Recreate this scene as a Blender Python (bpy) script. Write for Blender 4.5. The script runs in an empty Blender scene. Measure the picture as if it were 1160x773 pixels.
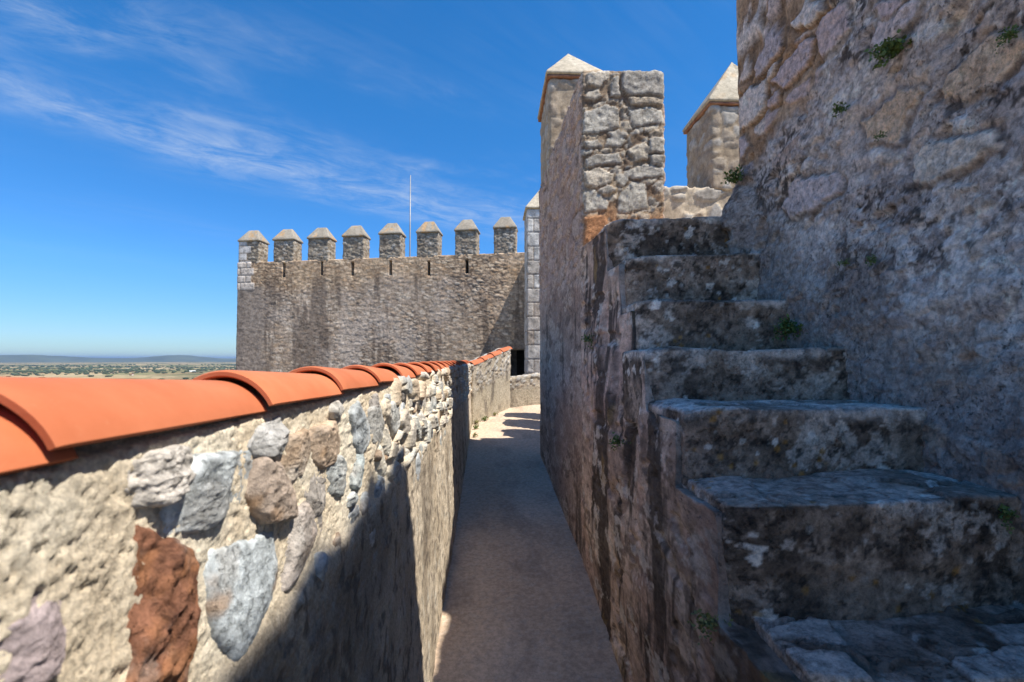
import bpy, math, random
import numpy as np
from mathutils import Vector

random.seed(7); np.random.seed(7)
scene = bpy.context.scene
COL = scene.collection
R = math.radians
f32 = np.float32

# ------------------------------------------------------------------ noise
def _h(ix, iy, iz, seed):
    h = (ix.astype(np.uint32) * np.uint32(374761393) + iy.astype(np.uint32) * np.uint32(668265263)
         + iz.astype(np.uint32) * np.uint32(2147483647 - 58) + np.uint32((seed * 144665 + 1013904223) & 0xffffffff))
    h = (h ^ (h >> np.uint32(13))) * np.uint32(1274126177)
    h = (h ^ (h >> np.uint32(16))) * np.uint32(2246822519)
    h = h ^ (h >> np.uint32(15))
    return (h & np.uint32(0xffffff)).astype(f32) / f32(0xffffff)

def vnoise(p, seed=0):
    i = np.floor(p).astype(np.int32); f = (p - i).astype(f32)
    f = f * f * f * (f * (f * 6 - 15) + 10)
    r = np.zeros(len(p), f32)
    for a in (0, 1):
        wx = f[:, 0] if a else 1 - f[:, 0]
        for b in (0, 1):
            wy = f[:, 1] if b else 1 - f[:, 1]
            for c in (0, 1):
                wz = f[:, 2] if c else 1 - f[:, 2]
                r += wx * wy * wz * _h(i[:, 0] + a, i[:, 1] + b, i[:, 2] + c, seed)
    return r * 2 - 1

ROT = np.array([[0.00, 0.80, 0.60], [-0.80, 0.36, -0.48], [-0.60, -0.48, 0.64]], f32)
def fbm(p, octs=4, seed=0, gain=.5):
    q = np.asarray(p, f32); r = np.zeros(len(q), f32); a = 1.; t = 0.
    for o in range(octs):
        r += a * vnoise(q + o * 17.3, seed + o); t += a; a *= gain
        q = (q @ ROT) * 2.03
    return r / t

def vor3(p, jit=.85, seed=0, box=0.):
    """nearest and second nearest cell, id hash of the nearest, all in cell units"""
    p = np.asarray(p, f32); i = np.floor(p).astype(np.int32); f = (p - i).astype(f32)
    n = len(p); d1 = np.full(n, 9., f32); d2 = np.full(n, 9., f32); cid = np.zeros(n, f32)
    for a in (-1, 0, 1):
        for b in (-1, 0, 1):
            for c in (-1, 0, 1):
                x, y, z = i[:, 0] + a, i[:, 1] + b, i[:, 2] + c
                h1 = _h(x, y, z, seed + 1)
                h2 = (h1 * 257.13) % 1.0; h3 = (h1 * 5381.7) % 1.0
                dx = (a + .5 + jit * (h1 - .5) - f[:, 0]) ** 2; dy = (b + .5 + jit * (h2 - .5) - f[:, 1]) ** 2; dz = (c + .5 + jit * (h3 - .5) - f[:, 2]) ** 2
                d = dx + dy + dz
                if box: d = (1 - box) * d + box * np.maximum(np.maximum(dx, dy), dz) * 1.5
                near = d < d1
                d2 = np.where(near, d1, np.minimum(d2, d))
                cid = np.where(near, (h1 * 91.7 + h2 * 13.3) % 1.0, cid)
                d1 = np.where(near, d, d1)
    return np.sqrt(d1), np.sqrt(d2), cid

def ss(a, b, x):
    t = np.clip((x - a) / (b - a), 0, 1); return t * t * (3 - 2 * t)
def mix(a, b, t):
    t = np.asarray(t)[:, None]; return np.asarray(a) * (1 - t) + np.asarray(b) * t
def S(p, *k): return np.asarray(p, f32) * np.array(k, f32)
def pick(cols, h):
    c = np.array(cols, f32); return c[np.clip((h * len(c)).astype(int), 0, len(c) - 1)]

def poly_sd(u, v, polys):
    """largest inside distance over a list of outlines (metres, negative outside) and the index of the outline"""
    best = np.full(len(u), -9., f32); idx = np.zeros(len(u), np.int32)
    for k, P in enumerate(polys):
        P = np.array(P, f32); m = (u > P[:, 0].min() - .15) & (u < P[:, 0].max() + .15) & (v > P[:, 1].min() - .15) & (v < P[:, 1].max() + .15)
        if not m.any(): continue
        a, b = u[m], v[m]; d = np.full(len(a), 9., f32); ins = np.zeros(len(a), bool); n = len(P)
        for i in range(n):
            x0, y0 = P[i]; x1, y1 = P[(i + 1) % n]; ex, ey = x1 - x0, y1 - y0
            t = np.clip(((a - x0) * ex + (b - y0) * ey) / (ex * ex + ey * ey + 1e-12), 0, 1)
            d = np.minimum(d, np.hypot(a - x0 - t * ex, b - y0 - t * ey))
            if abs(ey) > 1e-9: ins ^= ((y0 > b) != (y1 > b)) & (a < ex * (b - y0) / ey + x0)
        d = np.where(ins, d, -d); w = d > best[m]
        bb = best[m]; bb[w] = d[w]; best[m] = bb; ii = idx[m]; ii[w] = k; idx[m] = ii
    return best, idx

BIGST = [
    [ (2.998,2.067), (2.860,2.036), (2.735,1.979), (2.724,1.911), (2.822,1.886), (2.956,1.894), (3.002,1.939) ],
    [ (2.799,1.720), (2.676,1.791), (2.587,1.817), (2.506,1.782), (2.522,1.663), (2.630,1.633), (2.760,1.644) ],
    [ (2.597,1.528), (2.514,1.562), (2.324,1.567), (2.249,1.536), (2.289,1.463), (2.409,1.433), (2.541,1.447) ],
    [ (2.221,1.542), (2.176,1.583), (2.061,1.581), (2.033,1.493), (2.028,1.412), (2.099,1.402), (2.208,1.412) ],
    [ (2.420,1.729), (2.298,1.745), (2.190,1.677), (2.175,1.606), (2.264,1.614), (2.380,1.675) ],
    [ (2.670,1.947), (2.617,2.024), (2.523,1.953), (2.537,1.880), (2.634,1.893) ],
    [ (2.981,1.620), (2.845,1.625), (2.633,1.563), (2.663,1.422), (2.768,1.403), (2.972,1.440) ],
    [ (2.975,1.794), (2.868,1.808), (2.811,1.788), (2.872,1.701), (2.962,1.722) ],
    [ (3.005,1.376), (2.913,1.365), (2.857,1.263), (2.978,1.252) ],
    [ (1.858,1.327), (1.728,1.314), (1.665,1.286), (1.677,1.239), (1.800,1.228), (1.825,1.209), (1.899,1.262) ],
    [ (1.617,0.938), (1.597,0.979), (1.490,0.998), (1.396,1.000), (1.348,0.952), (1.358,0.876), (1.439,0.854), (1.546,0.864), (1.609,0.902) ],
    [ (1.977,0.989), (1.882,1.004), (1.807,1.034), (1.706,0.997), (1.691,0.970), (1.752,0.937), (1.802,0.836), (1.862,0.848), (1.939,0.902) ],
    [ (1.748,0.736), (1.683,0.773), (1.550,0.740), (1.445,0.691), (1.439,0.626), (1.555,0.615), (1.668,0.613), (1.729,0.644) ],
    [ (1.894,1.404), (1.794,1.392), (1.727,1.342), (1.845,1.339) ],
    [ (2.644,1.598), (2.559,1.603), (2.572,1.555), (2.633,1.549) ],
    [ (2.637,1.451), (2.564,1.440), (2.567,1.372), (2.626,1.389) ],
    [ (2.571,0.816), (2.435,0.911), (2.144,0.844), (2.118,0.755), (2.302,0.711), (2.494,0.736) ],
]
PIERST = [
    [ (0.715,2.054), (0.807,2.080), (0.841,2.022), (0.772,1.997), (0.703,2.008) ],
    [ (0.911,2.152), (0.969,2.177), (0.980,2.025), (0.910,2.012) ],
    [ (0.993,2.212), (1.330,2.236), (1.339,2.056), (1.316,2.021), (1.038,2.038), (0.996,2.072) ],
    [ (0.691,1.891), (0.852,1.953), (0.967,1.932), (0.978,1.781), (0.805,1.731), (0.695,1.734) ],
    [ (1.037,1.921), (1.199,1.936), (1.315,1.927), (1.325,1.811), (1.082,1.794), (1.059,1.852) ],
    [ (0.862,1.686), (0.966,1.723), (1.030,1.666), (0.988,1.637), (0.862,1.640) ],
    [ (0.701,1.660), (0.816,1.681), (0.850,1.628), (0.713,1.614) ],
    [ (1.022,1.608), (1.150,1.656), (1.207,1.634), (1.194,1.518), (1.079,1.516) ],
    [ (1.196,1.692), (1.324,1.706), (1.329,1.590), (1.207,1.581) ],
    [ (0.701,1.533), (0.827,1.570), (0.965,1.591), (0.982,1.503), (0.849,1.478), (0.712,1.464) ],
    [ (0.689,1.430), (0.803,1.459), (0.917,1.410), (0.905,1.341), (0.711,1.310) ],
    [ (0.998,1.446), (1.148,1.483), (1.333,1.474), (1.336,1.405), (1.193,1.391), (1.078,1.378), (1.009,1.411) ],
    [ (0.688,1.269), (0.768,1.304), (0.882,1.203), (0.874,1.145), (0.710,1.109) ],
    [ (0.791,1.305), (0.894,1.329), (0.951,1.295), (0.893,1.249), (0.825,1.259) ],
    [ (0.962,1.238), (1.055,1.354), (1.158,1.344), (1.191,1.161), (1.053,1.125), (0.961,1.135) ],
    [ (0.929,1.410), (0.998,1.423), (1.043,1.389), (1.008,1.319), (0.940,1.353) ],
    [ (1.206,1.565), (1.311,1.578), (1.310,1.485), (1.217,1.484) ],
    [ (1.049,2.020), (1.327,2.009), (1.315,1.955), (1.060,1.950) ],
    [ (0.874,1.744), (0.966,1.757), (1.012,1.700), (0.897,1.698) ],
    [ (0.716,2.194), (0.889,2.240), (0.888,2.151), (0.830,2.092), (0.727,2.101) ],
    [ (0.989,1.758), (1.035,1.724), (1.016,1.689), (0.984,1.711) ],
    [ (0.698,1.068), (0.869,1.099), (0.873,1.020), (0.731,0.904), (0.697,0.904) ],
]

# ------------------------------------------------------------------ mesh building
def link_mesh(name, V, Q, mat, parent=None, col=None, smooth=True, tris=None):
    me = bpy.data.meshes.new(name)
    V = np.asarray(V, f32); Q = np.asarray(Q, np.int32) if Q is not None else np.zeros((0, 4), np.int32)
    nt = 0 if tris is None else len(tris)
    me.vertices.add(len(V)); me.vertices.foreach_set('co', V.ravel())
    nl = len(Q) * 4 + nt * 3
    idx = Q.ravel() if nt == 0 else np.concatenate([Q.ravel(), np.asarray(tris, np.int32).ravel()])
    me.loops.add(nl); me.loops.foreach_set('vertex_index', idx.astype(np.int32))
    starts = np.concatenate([np.arange(len(Q)) * 4, len(Q) * 4 + np.arange(nt) * 3]).astype(np.int32)
    tot = np.concatenate([np.full(len(Q), 4), np.full(nt, 3)]).astype(np.int32)
    me.polygons.add(len(Q) + nt); me.polygons.foreach_set('loop_start', starts)
    try: me.polygons.foreach_set('loop_total', tot)
    except Exception: pass
    me.polygons.foreach_set('use_smooth', np.full(len(Q) + nt, smooth))
    me.update(calc_edges=True); me.validate()
    if col is not None:
        a = me.attributes.new('Col', 'FLOAT_COLOR', 'POINT')
        c = np.ones((len(V), 4), f32); c[:, :3] = np.clip(col, 0.004, .9); a.data.foreach_set('color', c.ravel())
    o = bpy.data.objects.new(name, me); COL.objects.link(o)
    if mat: me.materials.append(mat)
    if parent: o.parent = parent
    return o

def grid_quads(n, m, off=0):
    i = np.arange((n - 1) * (m - 1)); a = i // (m - 1) * m + i % (m - 1)
    return np.stack([a, a + m, a + m + 1, a + 1], 1) + off

def box_mesh(xs, ys, zs, coarse=(), drop=()):
    """six grid faces; returns points, quads. faces named x- x+ y- y+ z- z+"""
    P = []; Q = []; off = 0
    def th(a, k): return a if not k else np.array([a[0], *np.linspace(a[0], a[-1], 5)[1:-1], a[-1]])
    for fc in ('x-', 'x+', 'y-', 'y+', 'z-', 'z+'):
        if fc in drop: continue
        k = fc in coarse
        X, Y, Z = th(xs, k), th(ys, k), th(zs, k)
        if fc[0] == 'x':
            A, B = np.meshgrid(Y, Z, indexing='ij'); C = np.full_like(A, xs[0] if fc[1] == '-' else xs[-1]); p = np.stack([C, A, B], -1)
            flip = fc[1] == '-'
        elif fc[0] == 'y':
            A, B = np.meshgrid(X, Z, indexing='ij'); C = np.full_like(A, ys[0] if fc[1] == '-' else ys[-1]); p = np.stack([A, C, B], -1)
            flip = fc[1] == '+'
        else:
            A, B = np.meshgrid(X, Y, indexing='ij'); C = np.full_like(A, zs[0] if fc[1] == '-' else zs[-1]); p = np.stack([A, B, C], -1)
            flip = fc[1] == '-'
        n, m = A.shape; q = grid_quads(n, m, off)
        if flip: q = q[:, ::-1]
        P.append(p.reshape(-1, 3)); Q.append(q); off += n * m
    P = np.concatenate(P); Q = np.concatenate(Q)
    key = np.round(P * 1e5).astype(np.int64)
    _, first, inv = np.unique(key, axis=0, return_index=True, return_inverse=True)
    inv = inv.ravel()
    return P[first], inv[Q]

def block(name, xs, ys, zs, r, fn, mat, parent=None, warp=None, coarse=(), drop=()):
    P, Q = box_mesh(np.asarray(xs, float), np.asarray(ys, float), np.asarray(zs, float), coarse, drop)
    lo = np.array([xs[0], ys[0], zs[0]]) + r; hi = np.array([xs[-1], ys[-1], zs[-1]]) - r
    c = np.clip(P, lo, hi); d = P - c; L = np.linalg.norm(d, axis=1, keepdims=True); n = d / np.maximum(L, 1e-9)
    P = c + n * r
    disp, col = fn(P.astype(f32), n.astype(f32))
    P = P + n * np.asarray(disp)[:, None]
    if warp: P = warp(P)
    return link_mesh(name, P, Q, mat, parent, col)

def lin(a, b, step): return np.linspace(a, b, max(2, int(round((b - a) / step)) + 1))
def geo(a, b, k, mn):
    o = [a]
    while o[-1] < b: o.append(o[-1] + max(mn, k * max(o[-1], 0)))
    o = np.array(o); return a + (o - a) * (b - a) / (o[-1] - a)

def empty(name, loc=(0, 0, 0), label=None, cat=None, group=None):
    o = bpy.data.objects.new(name, None); COL.objects.link(o); o.location = loc
    if label: o['label'] = label; o['category'] = cat
    if group: o['group'] = group
    return o
def tag(o, label, cat, group=None):
    o['label'] = label; o['category'] = cat
    if group: o['group'] = group
    return o

# ------------------------------------------------------------------ materials
def new_mat(name):
    m = bpy.data.materials.new(name); m.use_nodes = True
    return m, m.node_tree.nodes, m.node_tree.links, m.node_tree.nodes['Principled BSDF']

def stone_mat(name, s1=45., s2=230., amt=.45, bump=.5, dist=.004, rough=.92, pits=.55, pale=.25, ysc=1.):
    m, N, L, b = new_mat(name)
    at = N.new('ShaderNodeAttribute'); at.attribute_name = 'Col'
    tc = N.new('ShaderNodeNewGeometry'); mp = N.new('ShaderNodeMapping'); mp.inputs['Scale'].default_value = (1, ysc, 1); L.new(tc.outputs['Position'], mp.inputs['Vector'])
    def noise(sc, det, ro):
        n = N.new('ShaderNodeTexNoise'); n.inputs['Scale'].default_value = sc; n.inputs['Detail'].default_value = det; n.inputs['Roughness'].default_value = ro
        L.new(mp.outputs['Vector'], n.inputs['Vector']); return n.outputs['Fac']
    def rng(v, a, b_, c, d):
        r = N.new('ShaderNodeMapRange'); r.interpolation_type = 'SMOOTHSTEP'
        for k, x in zip(('From Min', 'From Max', 'To Min', 'To Max'), (a, b_, c, d)): r.inputs[k].default_value = x
        L.new(v, r.inputs['Value']); return r.outputs['Result']
    def mixc(kind, f, a, b_):
        mx = N.new('ShaderNodeMix'); mx.data_type = 'RGBA'; mx.blend_type = kind
        for k, x in (('Factor', f), ('A', a), ('B', b_)):
            if hasattr(x, 'links'): L.new(x, mx.inputs[k])
            else: mx.inputs[k].default_value = x
        return mx.outputs['Result']
    n1 = noise(s1, 8, .8); n2 = noise(s2, 3, .6); n3 = noise(s1 * 1.9, 6, .72); n4 = noise(s1 * 1.2, 7, .78)
    c = mixc('MULTIPLY', 1., at.outputs['Color'], rng(n1, .3, .7, 1 - amt, 1 + amt))
    pmod = N.new('ShaderNodeMath'); pmod.operation = 'MULTIPLY'
    L.new(rng(n3, .55, .67, 0., 1.), pmod.inputs[0]); L.new(rng(noise(s1 * .14, 3, .6), .40, .62, .08, 1.), pmod.inputs[1]); pit = pmod.outputs[0]
    pm = N.new('ShaderNodeMath'); pm.operation = 'MULTIPLY'; pm.inputs[1].default_value = pits; L.new(pit, pm.inputs[0])
    dk = mixc('MULTIPLY', 1., c, (.30, .27, .25, 1)); c = mixc('MIX', pm.outputs[0], c, dk)
    wm = N.new('ShaderNodeMath'); wm.operation = 'MULTIPLY'; wm.inputs[1].default_value = pale; L.new(rng(n4, .58, .72, 0., 1.), wm.inputs[0])
    lt = mixc('MIX', .5, c, (.55, .53, .50, 1)); c = mixc('MIX', wm.outputs[0], c, lt)
    L.new(c, b.inputs['Base Color'])
    ad = N.new('ShaderNodeMath'); ad.operation = 'MULTIPLY_ADD'; ad.inputs[1].default_value = .35; L.new(n2, ad.inputs[0]); L.new(n1, ad.inputs[2])
    sb = N.new('ShaderNodeMath'); sb.operation = 'MULTIPLY_ADD'; sb.inputs[1].default_value = -.45; L.new(pit, sb.inputs[0]); L.new(ad.outputs[0], sb.inputs[2])
    bp = N.new('ShaderNodeBump'); bp.inputs['Strength'].default_value = bump; bp.inputs['Distance'].default_value = dist
    L.new(sb.outputs[0], bp.inputs['Height']); L.new(bp.outputs['Normal'], b.inputs['Normal'])
    b.inputs['Roughness'].default_value = rough; b.inputs['Specular IOR Level'].default_value = .2
    return m

M_mortar = stone_mat('lime_mortar', 120, 420, .34, .9, .005, pits=.5, pale=.3)
M_rock = stone_mat('field_stone', 34, 190, .38, 1., .007, pits=.35, pale=.45)
M_wall = stone_mat('old_plaster', 34, 150, .5, 1., .010, pits=.85, pale=.55)
M_side = stone_mat('stained_render', 22, 110, .45, 1., .008, pits=.8, pale=.5, ysc=.45)
M_step = stone_mat('weathered_step', 26, 150, .6, 1., .010, pits=.6, pale=.4)
M_floor = stone_mat('worn_concrete', 30, 210, .28, .5, .004, pits=.25, pale=.1)
M_far = stone_mat('rubble_masonry', 7, 34, .5, .8, .014, pits=.6, pale=.35)
M_cap = stone_mat('lime_render', 16, 100, .32, .7, .006, pits=.4, pale=.2)

def tile_mat():
    m, N, L, b = new_mat('terracotta')
    tc = N.new('ShaderNodeNewGeometry'); oi = N.new('ShaderNodeObjectInfo')
    n1 = N.new('ShaderNodeTexNoise'); n1.inputs['Scale'].default_value = 9; n1.inputs['Detail'].default_value = 5; n1.inputs['Roughness'].default_value = .6
    n2 = N.new('ShaderNodeTexNoise'); n2.inputs['Scale'].default_value = 240; n2.inputs['Detail'].default_value = 2
    L.new(tc.outputs['Position'], n1.inputs['Vector']); L.new(tc.outputs['Position'], n2.inputs['Vector'])
    rp = N.new('ShaderNodeValToRGB')
    rp.color_ramp.elements[0].position = .3; rp.color_ramp.elements[0].color = (.47, .135, .056, 1)
    rp.color_ramp.elements[1].position = .72; rp.color_ramp.elements[1].color = (.56, .18, .082, 1)
    L.new(n1.outputs['Fac'], rp.inputs['Fac'])
    hs = N.new('ShaderNodeHueSaturation'); mr = N.new('ShaderNodeMapRange')
    mr.inputs['To Min'].default_value = .86; mr.inputs['To Max'].default_value = 1.1
    L.new(oi.outputs['Random'], mr.inputs['Value']); L.new(mr.outputs['Result'], hs.inputs['Value']); L.new(rp.outputs['Color'], hs.inputs['Color'])
    # pale lime dust in soft specks
    n3 = N.new('ShaderNodeTexNoise'); n3.inputs['Scale'].default_value = 55; n3.inputs['Detail'].default_value = 6; n3.inputs['Roughness'].default_value = .7
    L.new(tc.outputs['Position'], n3.inputs['Vector'])
    m3 = N.new('ShaderNodeMapRange'); m3.inputs['From Min'].default_value = .62; m3.inputs['From Max'].default_value = .85; m3.inputs['To Max'].default_value = .5
    L.new(n3.outputs['Fac'], m3.inputs['Value'])
    mx = N.new('ShaderNodeMix'); mx.data_type = 'RGBA'; L.new(m3.outputs['Result'], mx.inputs['Factor'])
    L.new(hs.outputs['Color'], mx.inputs['A']); mx.inputs['B'].default_value = (.5, .24, .13, 1)
    L.new(mx.outputs['Result'], b.inputs['Base Color'])
    bp = N.new('ShaderNodeBump'); bp.inputs['Strength'].default_value = .12; bp.inputs['Distance'].default_value = .002
    L.new(n2.outputs['Fac'], bp.inputs['Height']); L.new(bp.outputs['Normal'], b.inputs['Normal'])
    b.inputs['Roughness'].default_value = .75; b.inputs['Specular IOR Level'].default_value = .25
    return m
M_tile = tile_mat()

def plain(name, c, rough=.7, metal=0., var=.2, scale=6.):
    m, N, L, b = new_mat(name)
    tc = N.new('ShaderNodeNewGeometry'); n1 = N.new('ShaderNodeTexNoise'); n1.inputs['Scale'].default_value = scale; n1.inputs['Detail'].default_value = 4
    L.new(tc.outputs['Position'], n1.inputs['Vector'])
    rp = N.new('ShaderNodeValToRGB'); rp.color_ramp.elements[0].position = .3; rp.color_ramp.elements[1].position = .7
    rp.color_ramp.elements[0].color = (*[x * (1 - var) for x in c], 1); rp.color_ramp.elements[1].color = (*[x * (1 + var) for x in c], 1)
    L.new(n1.outputs['Fac'], rp.inputs['Fac']); L.new(rp.outputs['Color'], b.inputs['Base Color'])
    b.inputs['Roughness'].default_value = rough; b.inputs['Metallic'].default_value = metal
    return m
M_leaf = plain('leaf', (.10, .15, .03), .6, 0, .45, 60)
M_drygrass = plain('dry_leaf', (.2, .19, .06), .7, 0, .4, 60)
M_metal = plain('grey_metal', (.26, .26, .27), .45, .3, .1)
M_white = plain('whitewash', (.75, .73, .68), .8, 0, .06)
M_roof = plain('red_roof', (.35, .14, .08), .8, 0, .2)
M_wood = plain('tree_foliage', (.055, .075, .03), .9, 0, .5, .02)
M_dark = plain('dark_wood', (.03, .025, .02), .8, 0, .3)

# ------------------------------------------------------------------ floor level of the wall walk
def zf(Y): return -1.91 + .107 * Y

# ================================================================== left parapet
def lumps(p, seed):
    return fbm(S(p, 9, 9, 9), 3, seed) * .6 + fbm(S(p, 40, 40, 40), 3, seed + 9) * .4

def left_fn(p, n):
    Y, Z = p[:, 1], p[:, 2]
    edge = -.43 + .05 * fbm(S(p, 3, 3, 3), 3, 3) - .012 * np.clip(Y - 1, 0, 7)
    low = ss(.02, -.03, Z - edge)                    # smoother render below the rough band
    rough = fbm(S(p, 12, 12, 12), 3, 11) * .0018 + fbm(S(p, 60, 60, 60), 2, 5, .6) * .0026 + fbm(S(p, 150, 150, 150), 3, 6, .7) * .0034
    pits = ss(.2, .5, fbm(S(p, 95, 95, 95), 3, 21, .6)) * .0032
    smooth = fbm(S(p, 5, 5, 4), 4, 31) * .007 + fbm(S(p, 18, 18, 18), 4, 32, .65) * .007 + fbm(S(p, 60, 60, 45), 3, 33) * .004
    disp = (rough - pits) * (1 - low) + (smooth + .012) * low
    # far along the wall the band is stonier: small cells
    d1, d2, cid = vor3(S(p, 7, 8, 10) + .25 * fbm(S(p, 8, 8, 8), 2, 41)[:, None], .9, 50)
    st = ss(.08, .22, d2 - d1) * ss(1.2, 2.2, Y) * (1 - low) * (cid > .4)
    disp = disp + st * (.02 + .02 * cid)
    a = fbm(S(p, 6, 6, 6), 4, 61)
    c = mix((.80, .67, .49), (.88, .79, .63), ss(-.4, .4, a))
    c = mix(c, (.42, .33, .23), ss(.15, .6, fbm(S(p, 24, 24, 24), 3, 63)) * .25)
    c = mix(c, pick([(.45, .46, .44), (.5, .38, .27), (.36, .33, .3), (.55, .5, .43), (.4, .42, .42)], (cid * 7.7) % 1), st * .85)
    lowc = mix((.50, .41, .30), (.66, .56, .43), ss(-.4, .4, fbm(S(p, 5, 5, 4), 5, 71)))
    sp = ss(.08, .36, fbm(S(p, 26, 26, 20), 5, 73, .65))
    lowc = mix(lowc, (.12, .10, .085), sp * .75)
    lowc = mix(lowc, (.56, .53, .46), ss(.2, .5, fbm(S(p, 22, 22, 12), 3, 77)) * .6)
    # black damp streaks, heaviest on the stretch nearest the stairs
    blk = ss(-.1, .35, fbm(S(p, 3.2, 3.2, .9), 4, 79) + .55 * ss(2.2, 1.2, Y) - .15) * ss(.03, -.10, Z - edge)
    lowc = mix(lowc, (.14, .11, .085), blk * .62)
    c = mix(c, lowc, low)
    moss = ss(.35, .0, Z - zf(Y) + .12 * fbm(S(p, 9, 9, 9), 2, 81)) * ss(5.5, 8, Y)
    c = mix(c, (.26, .22, .12), moss * .6)
    return disp, c

def left_warp(p):
    # batter: the foot stands further into the walk than the top
    q = p.copy(); t = np.clip((-.09 - p[:, 2]) / 1.4, 0, 1.6)
    side = ss(-.64, -.40, p[:, 0]); q[:, 0] += side * t * .06
    return q

parapet = empty('parapet_wall', (-.5, 3, zf(3)), 'long stone parapet with big orange coping tiles and stones set in pale mortar, nearest on the left', 'wall')
def child(o, parent):
    o.parent = parent; o.matrix_parent_inverse = parent.matrix_world.inverted() if False else o.matrix_parent_inverse
    o.location = Vector(o.location) - parent.location
    return o

ysL = np.concatenate([lin(-1.2, .3, .1)[:-1], geo(.3, 8.05, .0062, .002)])
w = block('masonry', lin(-.64, -.381, .03), ysL, np.concatenate([lin(-9, -2.1, .8)[:-1], lin(-2.1, -.62, .009)[:-1], lin(-.62, -.088, .0036)]), .02, left_fn, M_mortar, None, left_warp, coarse=('x-', 'y-', 'z-'))
child(w, parapet)

# barrel coping tiles
def tile_mesh(name, L=.43, r0=.0965, r1=.083, th=.0135, half=R(66), seed=0):
    rs = np.random.RandomState(seed)
    na, nl = 22, 16; V = []; A = np.linspace(-half, half, na)
    wob = rs.uniform(-.0012, .0012, 4)
    def ring(y, r, out):
        return [(r * math.sin(a) + 0, y + .0025 * math.sin(3 * a + seed), r * math.cos(a) + wob[0] * math.cos(2 * a) + wob[1] * math.sin(3 * a)) for a in (A if out else A)]
    prof = []
    T = np.concatenate([[0, .006, .018], np.linspace(.05, L - .03, nl - 5), [L - .008, L]])
    for y in T:
        r = r0 + (r1 - r0) * y / L; bev = 0
        if y < .001 or y > L - .001: bev = .0035
        elif y < .008 or y > L - .01: bev = .001
        prof.append((y, r - bev, r - th + bev))
    for (y, ro, ri) in prof: V += ring(y, ro, True)
    for (y, ro, ri) in prof: V += ring(y, ri, False)
    n = len(prof); Q = []
    q = grid_quads(n, na); Q.append(q[:, ::-1]); Q.append(grid_quads(n, na, n * na))
    o = n * na
    for j in range(na - 1):
        Q.append(np.array([[j, j + 1, o + j + 1, o + j]])); e = (n - 1) * na
        Q.append(np.array([[e + j + 1, e + j, o + e + j, o + e + j + 1]]))
    for i in range(n - 1):
        Q.append(np.array([[i * na, o + i * na, o + (i + 1) * na, (i + 1) * na]]))
        k = na - 1
        Q.append(np.array([[(i + 1) * na + k, o + (i + 1) * na + k, o + i * na + k, i * na + k]]))
    ob = link_mesh(name, np.array(V), np.concatenate(Q), M_tile)
    ob.data.set_sharp_from_angle(angle=R(50)) if hasattr(ob.data, 'set_sharp_from_angle') else None
    return ob
protos = []
rt = random.Random(3)
for i in range(-4, 20):
    if len(protos) < 5:
        t = tile_mesh('coping_tile', seed=i + 10); protos.append(t)
    else:
        t = protos[rt.randrange(5)].copy(); COL.objects.link(t)
    t.parent = parapet
    t.location = Vector((-.4505 + rt.uniform(-.003, .003), .437 + .4 * i + rt.uniform(-.008, .008), -.1125 + rt.uniform(-.002, .002))) - parapet.location
    t.rotation_euler = (R(-1.15 + rt.uniform(-.3, .3)), rt.uniform(-.02, .02), rt.uniform(-.012, .012))

o = block('mortar_bed', lin(-.506, -.395, .010), np.concatenate([lin(-1.1, .3, .1)[:-1], geo(.3, 8.0, .012, .006)]), lin(-.15, -.058, .010), .045,
          lambda p, n: (fbm(S(p, 20, 20, 20), 4, 95) * .004, np.tile((.62, .52, .39), (len(p), 1)) * (1 + .3 * fbm(S(p, 30, 30, 30), 3, 96))[:, None]), M_mortar, None, None, coarse=('y-', 'y+', 'z-'))
child(o, parapet)
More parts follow.
